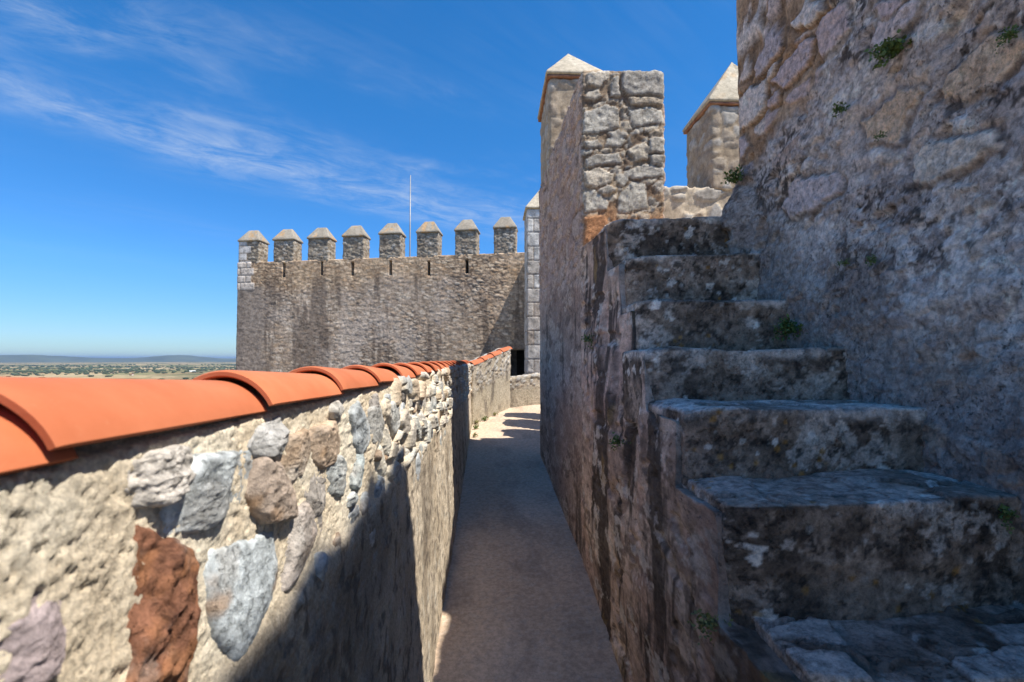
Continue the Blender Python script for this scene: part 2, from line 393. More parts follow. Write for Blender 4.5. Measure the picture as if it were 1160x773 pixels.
# stones standing proud of the mortar: outline in (along the wall, height) turned into a chunky rock
def rock(name, poly, thick, colr, seed, parent, x0=-.383, mat=None, rust=0., nseg=72, nr=26, label=None, rough=1., grow=1.10):
    poly = np.array(poly, float); c = poly.mean(0); poly = c + (poly - c) * grow
    # resample outline
    e = np.vstack([poly, poly[:1]]); s = np.r_[0, np.cumsum(np.linalg.norm(np.diff(e, axis=0), axis=1))]
    t = np.linspace(0, s[-1], nseg, endpoint=False); B = np.stack([np.interp(t, s, e[:, 0]), np.interp(t, s, e[:, 1])], 1)
    for _ in range(max(1, nseg // 48)): B = .5 * B + .25 * np.roll(B, 1, 0) + .25 * np.roll(B, -1, 0)
    size = np.sqrt(np.ptp(B[:, 0]) * np.ptp(B[:, 1]))
    ang = np.linspace(0, 2 * np.pi, nseg, endpoint=False)
    nb = fbm(np.stack([np.cos(ang) * 2.5, np.sin(ang) * 2.5, np.full(nseg, seed * 3.1)], 1), 3, seed)
    B = c + (B - c) * (1 + .10 * nb[:, None] * rough)
    rr = np.linspace(0, 1, nr) ** .6
    rs = np.random.RandomState(seed); planes = [(rs.uniform(-.35, .35, 2), 1.)] + [(rs.normal(size=2) * 1.5, rs.uniform(1.0, 1.5)) for _ in range(4)]
    P = []
    for r in rr:
        q = c + (B - c) * r
        u = (q - c) / max(size, .04)
        h = np.min([thick * (b0 + u @ gv) for gv, b0 in planes], axis=0)
        h = np.clip(h, thick * .25, thick * 1.35) * (1 - r ** 16) ** .55
        P.append(np.stack([np.full(nseg, x0) + h, q[:, 0], q[:, 1]], 1))
    back = P[-1].copy(); back[:, 0] = x0 - .05; P[-1][:, 0] = x0 - .004; P.append(back)
    P = np.concatenate(P)
    k = 1 / max(size, .05)
    d1, d2, cid = vor3(S(P, k * 2.2, k * 2.2, k * 2.2) + seed * 7.7, .9, seed)
    fac = (cid - .5) * .08 * thick
    lay = fbm(S(P, k * 2, k * 2, k * 7) + seed, 4, seed + 3)
    fine = fbm(S(P, 70, 70, 90), 4, seed + 5, .7)
    amp = np.r_[np.repeat(np.clip(1.25 - rr ** 6, .25, 1), nseg), np.zeros(nseg)]
    dx = (fac + lay * thick * .13) * rough + fine * .0042 * rough
    P[:, 0] += dx * amp
    P[:, 1:] += (np.stack([fbm(S(P, k * 4, k * 4, k * 4) + 9, 3, seed + 7), fbm(S(P, k * 4, k * 4, k * 4) + 31, 3, seed + 8)], 1) * size * .016 * rough) * amp[:, None]
    n = len(rr) + 1
    Q = []
    for i in range(n - 1):
        a = i * nseg + np.arange(nseg); b = i * nseg + (np.arange(nseg) + 1) % nseg
        Q.append(np.stack([a, a + nseg, b + nseg, b], 1)[:, ::1])
    Q = np.concatenate(Q)
    col = np.tile(np.array(colr, f32), (len(P), 1))
    v = fbm(S(P, k * 3, k * 3, k * 6) + seed, 4, seed + 11)
    col = col * (1 + .35 * v[:, None])
    col = mix(col, np.array(colr) * .45, ss(.15, .5, fbm(S(P, 26, 26, 60) + seed, 3, seed + 12)) * .6)
    col = mix(col, (.62, .59, .54), ss(.2, .55, fbm(S(P, 14, 14, 14) + seed, 3, seed + 13)) * .45)
    if rough > 1.7:
        col = mix(col, (.36, .27, .22), ss(0, .3, fbm(S(P, 24, 24, 30) + seed, 4, seed + 15, .65)) * .8); col = mix(col, (.10, .045, .03), ss(.12, .35, fbm(S(P, 40, 40, 60) + seed, 4, seed + 16, .65)) * .8); col = mix(col, (.42, .19, .09), ss(.1, .35, fbm(S(P, 16, 16, 20) + seed, 4, seed + 17)) * .7)
    if rust > 0: col = mix(col, (.42, .21, .06), ss(.15, .5, fbm(S(P, 9, 9, 16) + seed, 3, seed + 14)) * rust)
    o = link_mesh(name, P, Q, mat or M_rock, None, col)
    o.data.flip_normals() if False else None
    child(o, parent)
    if label: o['label'] = label
    return o

LS = {
 'a': ([(0.535,-0.127),(0.549,-0.109),(0.599,-0.106),(0.635,-0.118),(0.633,-0.143),(0.608,-0.156),(0.564,-0.16),(0.541,-0.147)], .024, (.66,.61,.55), .1, 'layered pale grey stone below the tiles'),
 'b': ([(0.591,-0.188),(0.633,-0.145),(0.656,-0.13),(0.776,-0.143),(0.81,-0.159),(0.795,-0.194),(0.737,-0.22),(0.654,-0.215),(0.61,-0.204)], .024, (.58,.62,.63), .12, 'broad blue grey slab'),
 'c': ([(0.792,-0.135),(0.826,-0.112),(0.898,-0.106),(0.903,-0.146),(0.859,-0.161),(0.813,-0.155)], .03, (.48,.47,.45), .1, None),
 'd': ([(0.787,-0.208),(0.813,-0.162),(0.877,-0.187),(0.953,-0.253),(0.927,-0.286),(0.832,-0.263),(0.796,-0.235)], .03, (.46,.37,.30), .5, None),
 'e': ([(0.88,-0.188),(0.937,-0.149),(1.012,-0.147),(1.038,-0.195),(0.993,-0.23),(0.932,-0.228)], .018, (.53,.42,.32), .2, None),
 'f': ([(1.036,-0.168),(1.06,-0.15),(1.183,-0.151),(1.237,-0.201),(1.206,-0.238),(1.105,-0.237),(1.063,-0.209)], .024, (.55,.42,.31), .6, None),
 'g': ([(0.878,-0.398),(0.9,-0.347),(0.954,-0.294),(0.996,-0.29),(1.044,-0.349),(1.022,-0.386),(0.959,-0.41)], .03, (.52,.46,.41), .2, None),
 'h': ([(1.017,-0.27),(1.074,-0.239),(1.14,-0.274),(1.143,-0.344),(1.095,-0.386),(1.034,-0.337)], .020, (.44,.40,.36), .1, None),
 'i': ([(1.139,-0.244),(1.206,-0.232),(1.275,-0.263),(1.284,-0.309),(1.229,-0.328),(1.153,-0.303)], .023, (.45,.47,.46), .1, None),
 'j': ([(0.681,-0.29),(0.69,-0.267),(0.858,-0.298),(0.867,-0.363),(0.86,-0.418),(0.796,-0.447),(0.733,-0.419),(0.693,-0.376)], .026, (.58,.63,.65), .6, 'tall blue grey stone with a yellow stain'),
 'k': ([(0.552,-0.182),(0.588,-0.219),(0.637,-0.246),(0.644,-0.301),(0.624,-0.354),(0.602,-0.391),(0.521,-0.337),(0.544,-0.307),(0.544,-0.244)], .026, (.27,.125,.075), .1, 'crumbly rust red stone'),
 'l': ([(0.403,-0.192),(0.424,-0.185),(0.452,-0.195),(0.46,-0.243),(0.442,-0.263),(0.427,-0.261),(0.398,-0.249)], .018, (.46,.38,.38), .05, 'purple grey stone at the near end'),
 'm': ([(1.331,-0.147),(1.406,-0.123),(1.493,-0.191),(1.485,-0.242),(1.412,-0.267),(1.358,-0.221)], .026, (.46,.49,.5), .1, None),
 'n': ([(1.502,-0.166),(1.611,-0.15),(1.688,-0.246),(1.617,-0.292),(1.516,-0.247)], .026, (.44,.43,.4), .3, None),
 'o': ([(1.297,-0.256),(1.467,-0.27),(1.45,-0.325),(1.381,-0.357),(1.299,-0.313)], .027, (.42,.47,.47), .1, None),
 'p': ([(1.511,-0.364),(1.597,-0.366),(1.721,-0.416),(1.698,-0.469),(1.556,-0.456)], .026, (.48,.52,.54), .1, None),
 'q': ([(1.752,-0.179),(1.918,-0.162),(1.973,-0.253),(1.859,-0.278)], .026, (.5,.5,.47), .2, None)}
used = []
for i, (k, (poly, th, c, ru, lab)) in enumerate(LS.items()):
    rock('stone', poly, th, c, 100 + i, parapet, rust=ru, label=lab, grow=1.19, rough=1.6 if k == 'a' else (1.9 if k == 'k' else 1.))
    a = np.array(poly); used.append((a[:, 0].mean(), a[:, 1].mean(), np.ptp(a[:, 0]) * .5, np.ptp(a[:, 1]) * .5))
rr_ = random.Random(11); tries = 0; made = 0
while made < 82 and tries < 9000:
    tries += 1
    if made < 30:                                   # small fragments packed between the near stones
        y = rr_.uniform(.82, 2.4); z = rr_.uniform(-.44, -.115); a = rr_.uniform(.026, .062); b = rr_.uniform(.018, .040)
    else:
        y = 1.35 + (7.7 - 1.35) * rr_.random() ** 1.35; z = rr_.uniform(-.52, -.155) - .012 * (y - 1)
        a = rr_.uniform(.05, .115); b = rr_.uniform(.038, .085)
    if any(abs(y - u[0]) < (a + u[2]) * .88 and abs(z - u[1]) < (b + u[3]) * .86 for u in used): continue
    used.append((y, z, a, b)); n = rr_.randint(5, 8); ph = rr_.random() * 6.28
    poly = [(y + a * rr_.uniform(.8, 1.15) * math.cos(ph + 6.283 * j / n), z + b * rr_.uniform(.8, 1.15) * math.sin(ph + 6.283 * j / n)) for j in range(n)]
    c = rr_.choice([(.47, .49, .48), (.42, .44, .45), (.5, .4, .3), (.36, .33, .3), (.56, .53, .48), (.5, .47, .42), (.4, .3, .22)])
    sh = .06 * max(0, -.09 - z) / 1.4
    rock('stone', poly, rr_.uniform(.010, .024), c, 200 + made, parapet, x0=-.383 + sh, rust=rr_.uniform(0, .4), nseg=36, nr=14)
    made += 1

# second stretch: bends to the right and climbs
def local(A, B):
    A = np.array(A, float); B = np.array(B, float); d = B[:2] - A[:2]; L = np.linalg.norm(d); d /= L; n = np.array([d[1], -d[0]])
    def wp(p):      # p: x = across (towards the walk), y = along, z relative to line
        q = np.empty_like(p); t = p[:, 1] / L
        q[:, 0] = A[0] + d[0] * p[:, 1] + n[0] * p[:, 0]; q[:, 1] = A[1] + d[1] * p[:, 1] + n[1] * p[:, 0]
        q[:, 2] = p[:, 2] + A[2] + (B[2] - A[2]) * t
        return q
    return wp, L, d
def rubble_fn(seed, cell=(9, 9, 12), dep=.025, mort=((.38, .315, .23), (.48, .41, .32)), pal=None, keep=.25, band=None, stain=.4, low=(.42, .36, .26)):
    pal = pal or [(.36, .34, .31), (.28, .25, .22), (.42, .38, .32), (.38, .3, .22), (.48, .46, .42)]
    def fn(p, n):
        d1, d2, cid = vor3(S(p, *cell) + .3 * fbm(S(p, 6, 6, 6), 2, seed)[:, None], .9, seed + 2)
        st = ss(.06, .2, d2 - d1) * (cid > keep)
        if band is not None: st = st * ss(band - .08, band + .05, p[:, 2] + .06 * fbm(S(p, 4, 4, 4), 2, seed + 3))
        disp = st * dep * (.5 + cid) + fbm(S(p, 12, 12, 12), 4, seed + 4) * dep * .4
        c = mix(mort[0], mort[1], ss(-.4, .4, fbm(S(p, 5, 5, 5), 4, seed + 5)))
        if band is not None: c = mix(c, low, ss(band + .05, band - .08, p[:, 2]) * .7)
        c = mix(c, pick(pal, (cid * 7.3) % 1) * (1 + .3 * fbm(S(p, 20, 20, 20), 3, seed + 6))[:, None], st * .9)
        c = mix(c, np.array((.14, .115, .09)), ss(.1, .5, fbm(S(p, 7, 7, 4), 4, seed + 7)) * stain)
        return disp, c
    return fn

par2 = empty('parapet_wall', (0, 8.7, zf(8.7)), 'short tile-capped parapet stretch climbing to the doorway, sunlit, beyond the bend of the walk', 'wall')
wp2, L2, d2_ = local((-.315, 8.0, -.10), (.34, 9.3, .20))
o = block('masonry', lin(-.26, 0, .03), lin(0, L2, .014), lin(-1.5, 0, .014), .015, rubble_fn(300, (9, 9, 14), .012, band=-.42, stain=.75), M_wall, None, wp2)
child(o, par2)
dv = Vector((d2_[0], d2_[1], .30 / L2)).normalized()
for k in range(4):
    t = protos[k].copy(); COL.objects.link(t); t.parent = par2
    pt = wp2(np.array([[-.07, .02 + .365 * k, -.012 - .028]]))[0]
    t.location = Vector(pt) - par2.location; t.rotation_euler = (math.asin(dv.z) - R(1.5), 0, -math.atan2(dv.x, dv.y))

low = empty('low_wall', (.8, 9.6, zf(9.6)), 'knee-high rubble wall closing the far end of the walk below the dark doorway', 'wall')
wp3, L3, _d = local((.30, 9.28, -.36), (1.7, 9.75, -.20))
o = block('masonry', lin(-.34, 0, .03), lin(0, L3, .016), lin(-1.2, 0, .016), .03, rubble_fn(340, (8, 8, 14), .014, band=-.2, stain=.75), M_wall, None, wp3)
child(o, low)

# ================================================================== wall walk
def walk_fn(p, n):
    d = fbm(S(p, 3, 1.4, 3), 4, 400) * .012 + fbm(S(p, 25, 25, 25), 3, 403) * .002
    c = mix((.49, .365, .26), (.57, .445, .335), ss(-.5, .5, fbm(S(p, 1.7, .8, 1), 4, 405)))
    c = mix(c, (.18, .145, .12), ss(.1, .5, fbm(S(p, 6, 3, 6), 4, 407)) * .28)
    c = mix(c, (.46, .41, .35), ss(.2, .5, fbm(S(p, 45, 45, 45), 2, 409)) * .35)
    return d, c
def walk_warp(p):
    q = p.copy(); k = zf(p[:, 1]) + np.clip(p[:, 1] - 8.2, 0, 3) * .015 * p[:, 0]
    edge = np.clip(np.abs(p[:, 0] - .18) - .33, 0, 1)            # dished: the edges ride up a little
    q[:, 2] = np.where(p[:, 2] > -.5, k + p[:, 2] + edge * .03, p[:, 2])
    return q
o = block('walkway', np.concatenate([lin(-.40, .80, .014), lin(.9, 2.4, .1)]), np.concatenate([lin(-2.2, 1.0, .1)[:-1], geo(1.0, 11, .006, .01)]), [-9, -4, 0], .001, walk_fn, M_floor, None, walk_warp, coarse=('x-', 'x+', 'y-', 'y+', 'z-'))
o['kind'] = 'structure'

# ================================================================== staircase
SY = [-.55, -.25, .08, .42, .76, 1.10, 1.40, 1.72, 2.115, 2.494, 2.781, 3.03, 3.72]
SZ = [-1.92, -1.70, -1.45, -1.20, -.97, -.725, -.41, -.178, .046, .305, .605, .885]
SX = [.68, .68, .68, .68, .72, .745, .69, .688, .685, .752, .777, .728]
STOP = dict(zip(range(12), SZ))
stairs = empty('stone_staircase', (1.1, 1.4, zf(1.4)), 'worn stone staircase with dark lichened steps climbing on the right', 'staircase')
def step_fn(seed, i):
    def fn(p, n):
        top = ss(.45, .85, n[:, 2]); frt = ss(.4, .8, -n[:, 1])
        ztop = SZ[i]
        d1, d2, cid = vor3(S(p, *((3.6, 5.2, 1.) if i > 5 else (5.4, 7.5, 1.))) + .25 * fbm(S(p, 6, 6, 6), 3, seed)[:, None], .95, 500 + i, .5)
        st = ss(.035, .06, d2 - d1) * (cid > (.3 if i > 5 else .5))
        disp = fbm(S(p, 3.0, 3, 4), 3, seed + 1) * .011 + fbm(S(p, 14, 14, 14), 5, seed + 2, .62) * .009 * (1 - .5 * top) + fbm(S(p, 60, 60, 60), 3, seed + 3) * .003
        disp += st * top * ((.004 + .006 * cid) if i > 5 else (.007 + .007 * cid))
        disp -= top * .012 * np.exp(-((p[:, 0] - 1.05) / .25) ** 2)
        a = fbm(S(p, 6, 6, 6), 5, seed + 4, .6)
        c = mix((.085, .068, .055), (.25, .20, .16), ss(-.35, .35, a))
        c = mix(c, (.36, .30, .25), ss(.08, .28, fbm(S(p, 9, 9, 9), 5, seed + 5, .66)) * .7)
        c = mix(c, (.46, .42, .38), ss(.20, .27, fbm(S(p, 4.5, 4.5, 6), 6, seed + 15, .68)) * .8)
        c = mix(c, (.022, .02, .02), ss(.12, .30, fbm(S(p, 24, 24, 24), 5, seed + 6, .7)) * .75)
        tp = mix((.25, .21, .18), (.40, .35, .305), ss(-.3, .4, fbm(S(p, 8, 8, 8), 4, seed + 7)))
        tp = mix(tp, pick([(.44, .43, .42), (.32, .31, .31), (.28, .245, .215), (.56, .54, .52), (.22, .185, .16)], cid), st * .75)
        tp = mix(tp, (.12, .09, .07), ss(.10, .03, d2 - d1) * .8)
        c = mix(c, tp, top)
        # worn pale nosing
        nose = np.exp(-((p[:, 2] - ztop + .015) / .022) ** 2) * ss(-.2, .35, fbm(S(p, 5, 5, 5), 3, seed + 8)) * np.clip(1 - n[:, 0] * 0, 0, 1)
        c = mix(c, (.54, .52, .50), nose * .75)
        # crustose lichen rosettes, grey white and a few orange
        l1, l2, lid = vor3(S(p, 13, 13, 13), 1., 520)
        lich = ss(.34, .26, l1 + .34 * fbm(S(p, 45, 45, 45), 3, seed + 9)) * (lid > .80)
        c = mix(c, (.60, .59, .56), lich * .85)
        l3, l4, lid2 = vor3(S(p, 30, 30, 30), 1., 530)
        c = mix(c, (.44, .44, .42), ss(.42, .3, l3) * (lid2 > .86) * .75 * ss(-.1, .3, fbm(S(p, 4, 4, 4), 2, seed + 10)))
        c = mix(c, (.30, .17, .05), ss(.42, .3, l3) * (lid2 < .10) * .8 * ss(0, .35, fbm(S(p, 3, 3, 3), 2, seed + 11)))
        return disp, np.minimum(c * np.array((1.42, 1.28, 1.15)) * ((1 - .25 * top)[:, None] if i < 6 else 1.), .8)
    return fn
for i in range(12):
    vis = i >= 4
    st = .0075 if i in (5, 6, 7) else (.009 if vis else .05)
    x0, x1 = SX[i], 1.62; y0, y1 = SY[i], SY[i + 1] + .09; z1 = SZ[i]; z0 = (SZ[i - 1] if i else -2.3) - .14
    def warp(p, x0=x0, y0=y0, z1=z1, i=i):
        q = p.copy()
        q[:, 1] += .018 * np.sin(p[:, 0] * 4.3 + i * 2.1) * ss(y0 + .25, y0, p[:, 1])
        q[:, 2] += (.006 * np.sin(p[:, 0] * 5.1 + i * 1.3) - .014 * ss(x0 + .12, x0, p[:, 0])) * ss(z1 - .12, z1, p[:, 2])
        q[:, 1] += .05 * ss(x0 + .13, x0, p[:, 0]) ** 2 * ss(y0 + .3, y0, p[:, 1])
        return q
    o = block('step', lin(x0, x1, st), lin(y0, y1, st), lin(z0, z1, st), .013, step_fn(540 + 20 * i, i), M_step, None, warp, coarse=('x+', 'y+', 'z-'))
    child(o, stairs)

# passage-side face below the steps
def side_top(Y):
    z = np.full_like(Y, SZ[0])
    for i in range(1, 12): z = z + (SZ[i] - SZ[i - 1]) * ss(SY[i] + .05, SY[i] + .075, Y)
    return z - .05
def side_cols(p, seed, dark=1.):
    a = fbm(S(p, 5, 1.6, 3.4), 5, seed, .62)
    c = mix((.29, .225, .19), (.45, .36, .305), ss(-.4, .4, a))
    c = mix(c, (.52, .45, .39), ss(.08, .24, fbm(S(p, 9, 3, 6), 5, seed + 1, .66)) * .7)
    c = mix(c, (.15, .115, .095), ss(.12, .28, fbm(S(p, 15, 5.5, 12), 5, seed + 2, .68)) * .8)
    return c
def side_fn(p, n):
    Y, Z = p[:, 1], p[:, 2]
    disp = fbm(S(p, 2, 1.2, 2), 3, 700) * .012 + fbm(S(p, 9, 4, 9), 4, 703) * .006 - ss(.26, .42, fbm(S(p, 7, 3.4, 8), 5, 704)) * .016 + fbm(S(p, 48, 48, 36), 3, 705) * .004
    d1, d2, cid = vor3(S(p, 6, 3.2, 5) + .4 * fbm(S(p, 4, 4, 4), 2, 706)[:, None], .95, 708)
    st = ss(.05, .2, d2 - d1) * (cid > .5)
    disp += st * .007
    c = side_cols(p, 710)
    c = mix(c, (.50, .36, .31), ss(-.05, .35, fbm(S(p, 2.2, 2.2, 1.4), 4, 712)) * .5)
    # damp black runs under the step ends
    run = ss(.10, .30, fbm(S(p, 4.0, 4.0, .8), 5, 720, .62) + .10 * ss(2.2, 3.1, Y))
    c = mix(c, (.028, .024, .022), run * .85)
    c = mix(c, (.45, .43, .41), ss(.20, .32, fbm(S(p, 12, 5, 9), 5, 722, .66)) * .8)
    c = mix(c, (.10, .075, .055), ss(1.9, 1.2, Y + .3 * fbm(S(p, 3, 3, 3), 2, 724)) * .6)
    c = mix(c, (.26, .18, .07), ss(.35, .55, fbm(S(p, 6, 6, 3), 3, 726)) * .5)
    return disp, np.minimum(c * np.array((1.28, 1.17, 1.06)), .8)
ZB = -2.35
def side_warp(p):
    q = p.copy(); t = p[:, 2] / 3.3
    T = side_top(p[:, 1]); q[:, 2] = np.minimum(ZB + p[:, 2], T)
    up = ss(.9, .2, (T - q[:, 2]))                # upper edge leans back with the step ends
    q[:, 0] += up * np.clip(np.interp(p[:, 1], [.0, 1.0, 2.2, 2.5, 2.9, 3.3, 3.7], [0, 0, .0, .06, .07, .04, 0]), 0, 1) * ss(.67, .7, .7 + 0 * p[:, 0])
    return q
def side_fn_w(p, n):
    q = side_warp(p.astype(float)).astype(f32); return side_fn(q, n)
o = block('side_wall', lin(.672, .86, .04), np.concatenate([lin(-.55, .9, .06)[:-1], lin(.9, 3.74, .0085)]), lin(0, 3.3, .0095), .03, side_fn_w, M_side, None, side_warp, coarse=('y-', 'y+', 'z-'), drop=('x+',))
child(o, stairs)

# ================================================================== big wall on the right of the stairs
def big_top(Y):
    return 3.77 + (2.36 - 3.77) * ss(1.12, 1.16, Y) + (2.62 - 2.36) * ss(2.18, 2.22, Y)
def big_fn0(p, n):
    Y, Z = p[:, 1], p[:, 2]
    wq = .25 * fbm(S(p, 3.5, 3.5, 3.5), 3, 800)[:, None]
    d1, d2, cid = vor3(S(p, 3.2, 3.8, 5.6) + wq, .85, 802, .4)
    zone = ss(-.05, .12, Z - (.98 + .42 * (3.0 - Y)) + .22 * fbm(S(p, 2.2, 2.2, 2.2), 4, 804) - 1.2 * ss(2.25, 1.9, Y))
    rag = np.stack([fbm(S(p, 9, 9, 9), 5, 801, .65), fbm(S(p, 9, 9, 9), 5, 803, .65)], 1) * .045
    sd, si = poly_sd(Y + rag[:, 0], Z + rag[:, 1], BIGST)
    hs_ = _h(si, si * 0, si * 0, 44)
    ps = ss(-.002, .004, sd)                                     # the stones that show through
    sto = ss(.13, .24, d2 - d1) * (1 - zone) * (((cid * 31.7) % 1) > .72) * ss(-.02, -.10, sd)
    stx = ss(.12, .2, d2 - d1) * zone * (cid > .35) * ss(-.012, -.04, sd)
    disp = fbm(S(p, 1.3, 1.3, 1.5), 3, 806) * .026 + fbm(S(p, 7, 7, 7), 5, 808, .68) * .016 * (1 - .6 * ps) + fbm(S(p, 26, 26, 26), 4, 810, .7) * .009 + fbm(S(p, 80, 80, 80), 2, 811) * .003
    disp += ps * (.005 + .009 * hs_) + sto * .010 + stx * .008
    disp -= ss(0, -.02, sd) * ss(-.05, -.015, sd) * .012          # eroded joint round each stone
    disp -= zone * (1 - ps) * .012
    disp *= 1 - .75 * ss(2.75, 2.98, Y)
    disp -= ss(.30, .55, fbm(S(p, 8, 8, 9), 3, 812)) * .03 * (1 - ps)
    disp -= ss(.20, .10, Z - .02 * np.sin(Y * 9)) * ss(2.25, 2.05, Y) * .02     # the lower render sits a little back
    c = mix((.36, .305, .28), (.53, .465, .43), ss(-.4, .4, fbm(S(p, 2.2, 2.2, 2.2), 5, 814, .6)))
    c = mix(c, (.70, .65, .61), ss(.06, .17, fbm(S(p, 3.6, 3.6, 3.6), 6, 816, .68)) * .75)
    c = mix(c, (.40, .27, .165), ss(.15, .42, fbm(S(p, 3.2, 3.2, 3.2), 5, 817, .6)) * .35)
    c = mix(c, pick([(.60, .43, .30), (.50, .41, .36), (.62, .53, .45), (.48, .35, .28)], (cid * 7.7) % 1), sto * .8)
    c = mix(c, (.74, .70, .65), ss(.13, .20, fbm(S(p, 12, 12, 12), 5, 830, .74)) * .55)
    c = mix(c, (.20, .165, .145), ss(.16, .24, fbm(S(p, 27, 27, 27), 4, 832, .72)) * .55)
    f1, f2, fid = vor3(S(p, 11, 12, 16) + wq * 1.6, .95, 828, .4)
    frag = ss(.05, .12, f2 - f1) * (fid > .62) * (1 - ps) * (1 - zone * .5)
    disp += frag * .007
    c = mix(c, pick([(.58, .53, .50), (.44, .37, .34), (.52, .42, .34), (.36, .32, .31), (.66, .61, .57)], (fid * 13.7) % 1), frag * .75)
    br = mix((.28, .17, .095), (.41, .275, .17), ss(-.3, .3, fbm(S(p, 8, 8, 8), 4, 818)))
    c = mix(c, br, zone * .92)
    sc = pick([(.50, .40, .39), (.58, .49, .47), (.54, .42, .34), (.47, .40, .40), (.62, .55, .51)], hs_)
    sc = np.where(((si == 10) | (si == 11))[:, None], np.array((.60, .44, .31)), sc); sc = np.where((si == 12)[:, None], np.array((.64, .56, .48)), sc)
    sc = sc * (1 + .28 * fbm(S(p, 10, 10, 16), 5, 819, .6))[:, None]
    c = mix(c, sc, np.maximum(ps, stx * .9))
    c = mix(c, (.10, .075, .06), ss(.004, -.012, sd) * ss(-.035, -.012, sd) * .6)
    # dark lichen pepper, and a foot that darkens towards the steps
    pep = ss(.08, .20, fbm(S(p, 19, 19, 19), 5, 820, .74)) * ss(-.08, .18, fbm(S(p, 2.1, 2.1, 2.1), 4, 822))
    c = mix(c, (.065, .055, .05), pep * .9 * (1 - .75 * zone) * (1 - .5 * ps))
    foot = ss(.55, .0, Z - (-.62 + .78 * (Y - 1.1)) + .35 * fbm(S(p, 3, 3, 2.5), 3, 824))
    c = mix(c, (.17, .14, .12), foot * .6)
    c = mix(c, (.40, .37, .35), ss(.2, .4, fbm(S(p, 7, 7, 3), 4, 826)) * foot * .55)
    # the foot of the wall end spreads over the top step
    disp += .12 * np.exp(-((Y - 3.0) / .12) ** 2) * ss(1.22, .82, Z) * ss(.4, .9, Z)
    disp = np.where(n[:, 1] > .5, disp * .2, disp)
    return disp, np.minimum(c * np.array((1.27, 1.19, 1.13)), .8)
def big_warp(p):
    q = p.copy(); T = big_top(p[:, 1]); q[:, 2] = np.where(p[:, 2] > 1.7, 1.7 + (T - 1.7) * (p[:, 2] - 1.7) / .45, p[:, 2])
    return q
def big_fn(p, n): return big_fn0(big_warp(p.astype(float)).astype(f32), n)
big = empty('tower_wall', (2.4, .8, -2.3), 'massive rough stone wall with grey plaster patches rising beside the stairs', 'wall')
o = block('masonry', lin(1.54, 3.3, .05), np.concatenate([lin(-2.0, 1.0, .06)[:-1], lin(1.0, 3.02, .0068)]), np.concatenate([lin(-2.35, -1.1, .08)[:-1], lin(-1.1, 1.72, .0085)[:-1], lin(1.72, 2.15, .03)]), .03, big_fn, M_wall, None, big_warp, coarse=('x+', 'y-', 'z-'))
child(o, big)

# ================================================================== battlement along the right of the walk
bat = empty('battlement_wall', (1, 5, zf(5)), 'tall stone battlement between the walk and the sky, rough stone pier at its near end and a pointed merlon', 'wall')
def bat_fn(p, n):
    Y, Z = p[:, 1], p[:, 2]
    left = ss(.5, .8, -n[:, 0]); frt = ss(.3, .7, -n[:, 1])
    wq = .22 * fbm(S(p, 5, 5, 5), 3, 900)[:, None]
    d1, d2, cid = vor3(S(p, 4.0, 4.0, 6.0) + wq, .95, 905, .75)
    e1, e2, eid = vor3(S(p, 9, 9, 13) + wq, .95, 906, .6)
    small = ((cid * 13.7) % 1) < .26
    eg = np.where(small, np.minimum(d2 - d1, (e2 - e1) * .8), d2 - d1); cid = np.where(small, eid, cid)
    st = ss(.03, .12, eg) * (cid > .12)
    rg = np.stack([fbm(S(p, 10, 10, 10), 4, 925), fbm(S(p, 10, 10, 10), 4, 926)], 1) * .022
    sd, si = poly_sd(p[:, 0] + rg[:, 0], Z + rg[:, 1], PIERST); hs_ = _h(si, si * 0, si * 0, 46)
    ps = ss(-.003, .005, sd); bs = ss(.05, .14, e2 - e1) * (eid > .3) * ss(-.005, -.02, sd)
    fst = np.maximum(ps, bs * .8)
    hi = ss(.2, 1.0, Z + .3 * fbm(S(p, 2, 2, 2), 3, 906))      # coursed stones above, render below
    k = np.maximum(frt, hi * .55)
    disp = st * (1 - frt) * hi * .55 * (.012 + .022 * cid) + frt * (ps * (.006 + .012 * hs_) + bs * .006 - .004 * ss(0, -.012, sd) * ss(-.04, -.012, sd)) + fbm(S(p, 2.4, 1.6, 2), 3, 907) * .010 + fbm(S(p, 16, 8, 16), 5, 908, .68) * (.006 + .012 * frt * (1 - .4 * ps)) + fbm(S(p, 55, 55, 50), 3, 909) * .004
    c = side_cols(p, 910)
    c = mix(c, (.36, .25, .20), ss(-.1, .5, fbm(S(p, 4, 4, 1.5), 4, 915)) * .5)
    blk = ss(.22, .5, fbm(S(p, 5, 5, .6), 4, 917) - .12 * ss(4.2, 5, Y))
    c = mix(c, (.04, .034, .03), blk * .8 * (1 - hi))
    ls = pick([(.46, .36, .34), (.50, .40, .37), (.40, .31, .29), (.55, .46, .42)], (cid * 9.1) % 1)
    c = mix(c, ls, st * hi * .6)
    fm = mix((.22, .155, .105), (.40, .305, .21), ss(-.4, .4, fbm(S(p, 7, 7, 7), 4, 919)))
    fm = mix(fm, (.42, .22, .11), ss(1.35, .95, Z + .3 * fbm(S(p, 5, 5, 5), 2, 920)) * .7)
    fs = pick([(.52, .50, .46), (.46, .44, .41), (.56, .51, .44), (.50, .43, .35), (.42, .40, .37)], np.where(ps > .3, hs_, (eid * 5.3) % 1)) * (1 + .3 * fbm(S(p, 12, 12, 12), 4, 921))[:, None]
    fs = mix(fs, (.2, .18, .16), ss(.15, .45, fbm(S(p, 20, 20, 20), 4, 923)) * .6)
    fs = fs * np.array((1.08, 1.05, .99)); fs = np.where(((si == 21) & (ps > .1))[:, None], np.array((.44, .22, .11)), fs)
    fc = mix(fm, fs, fst * .95)
    return disp, mix(c * np.array((1.15, 1.06, .97)), fc, np.maximum(frt, ss(.5, .8, n[:, 2])))
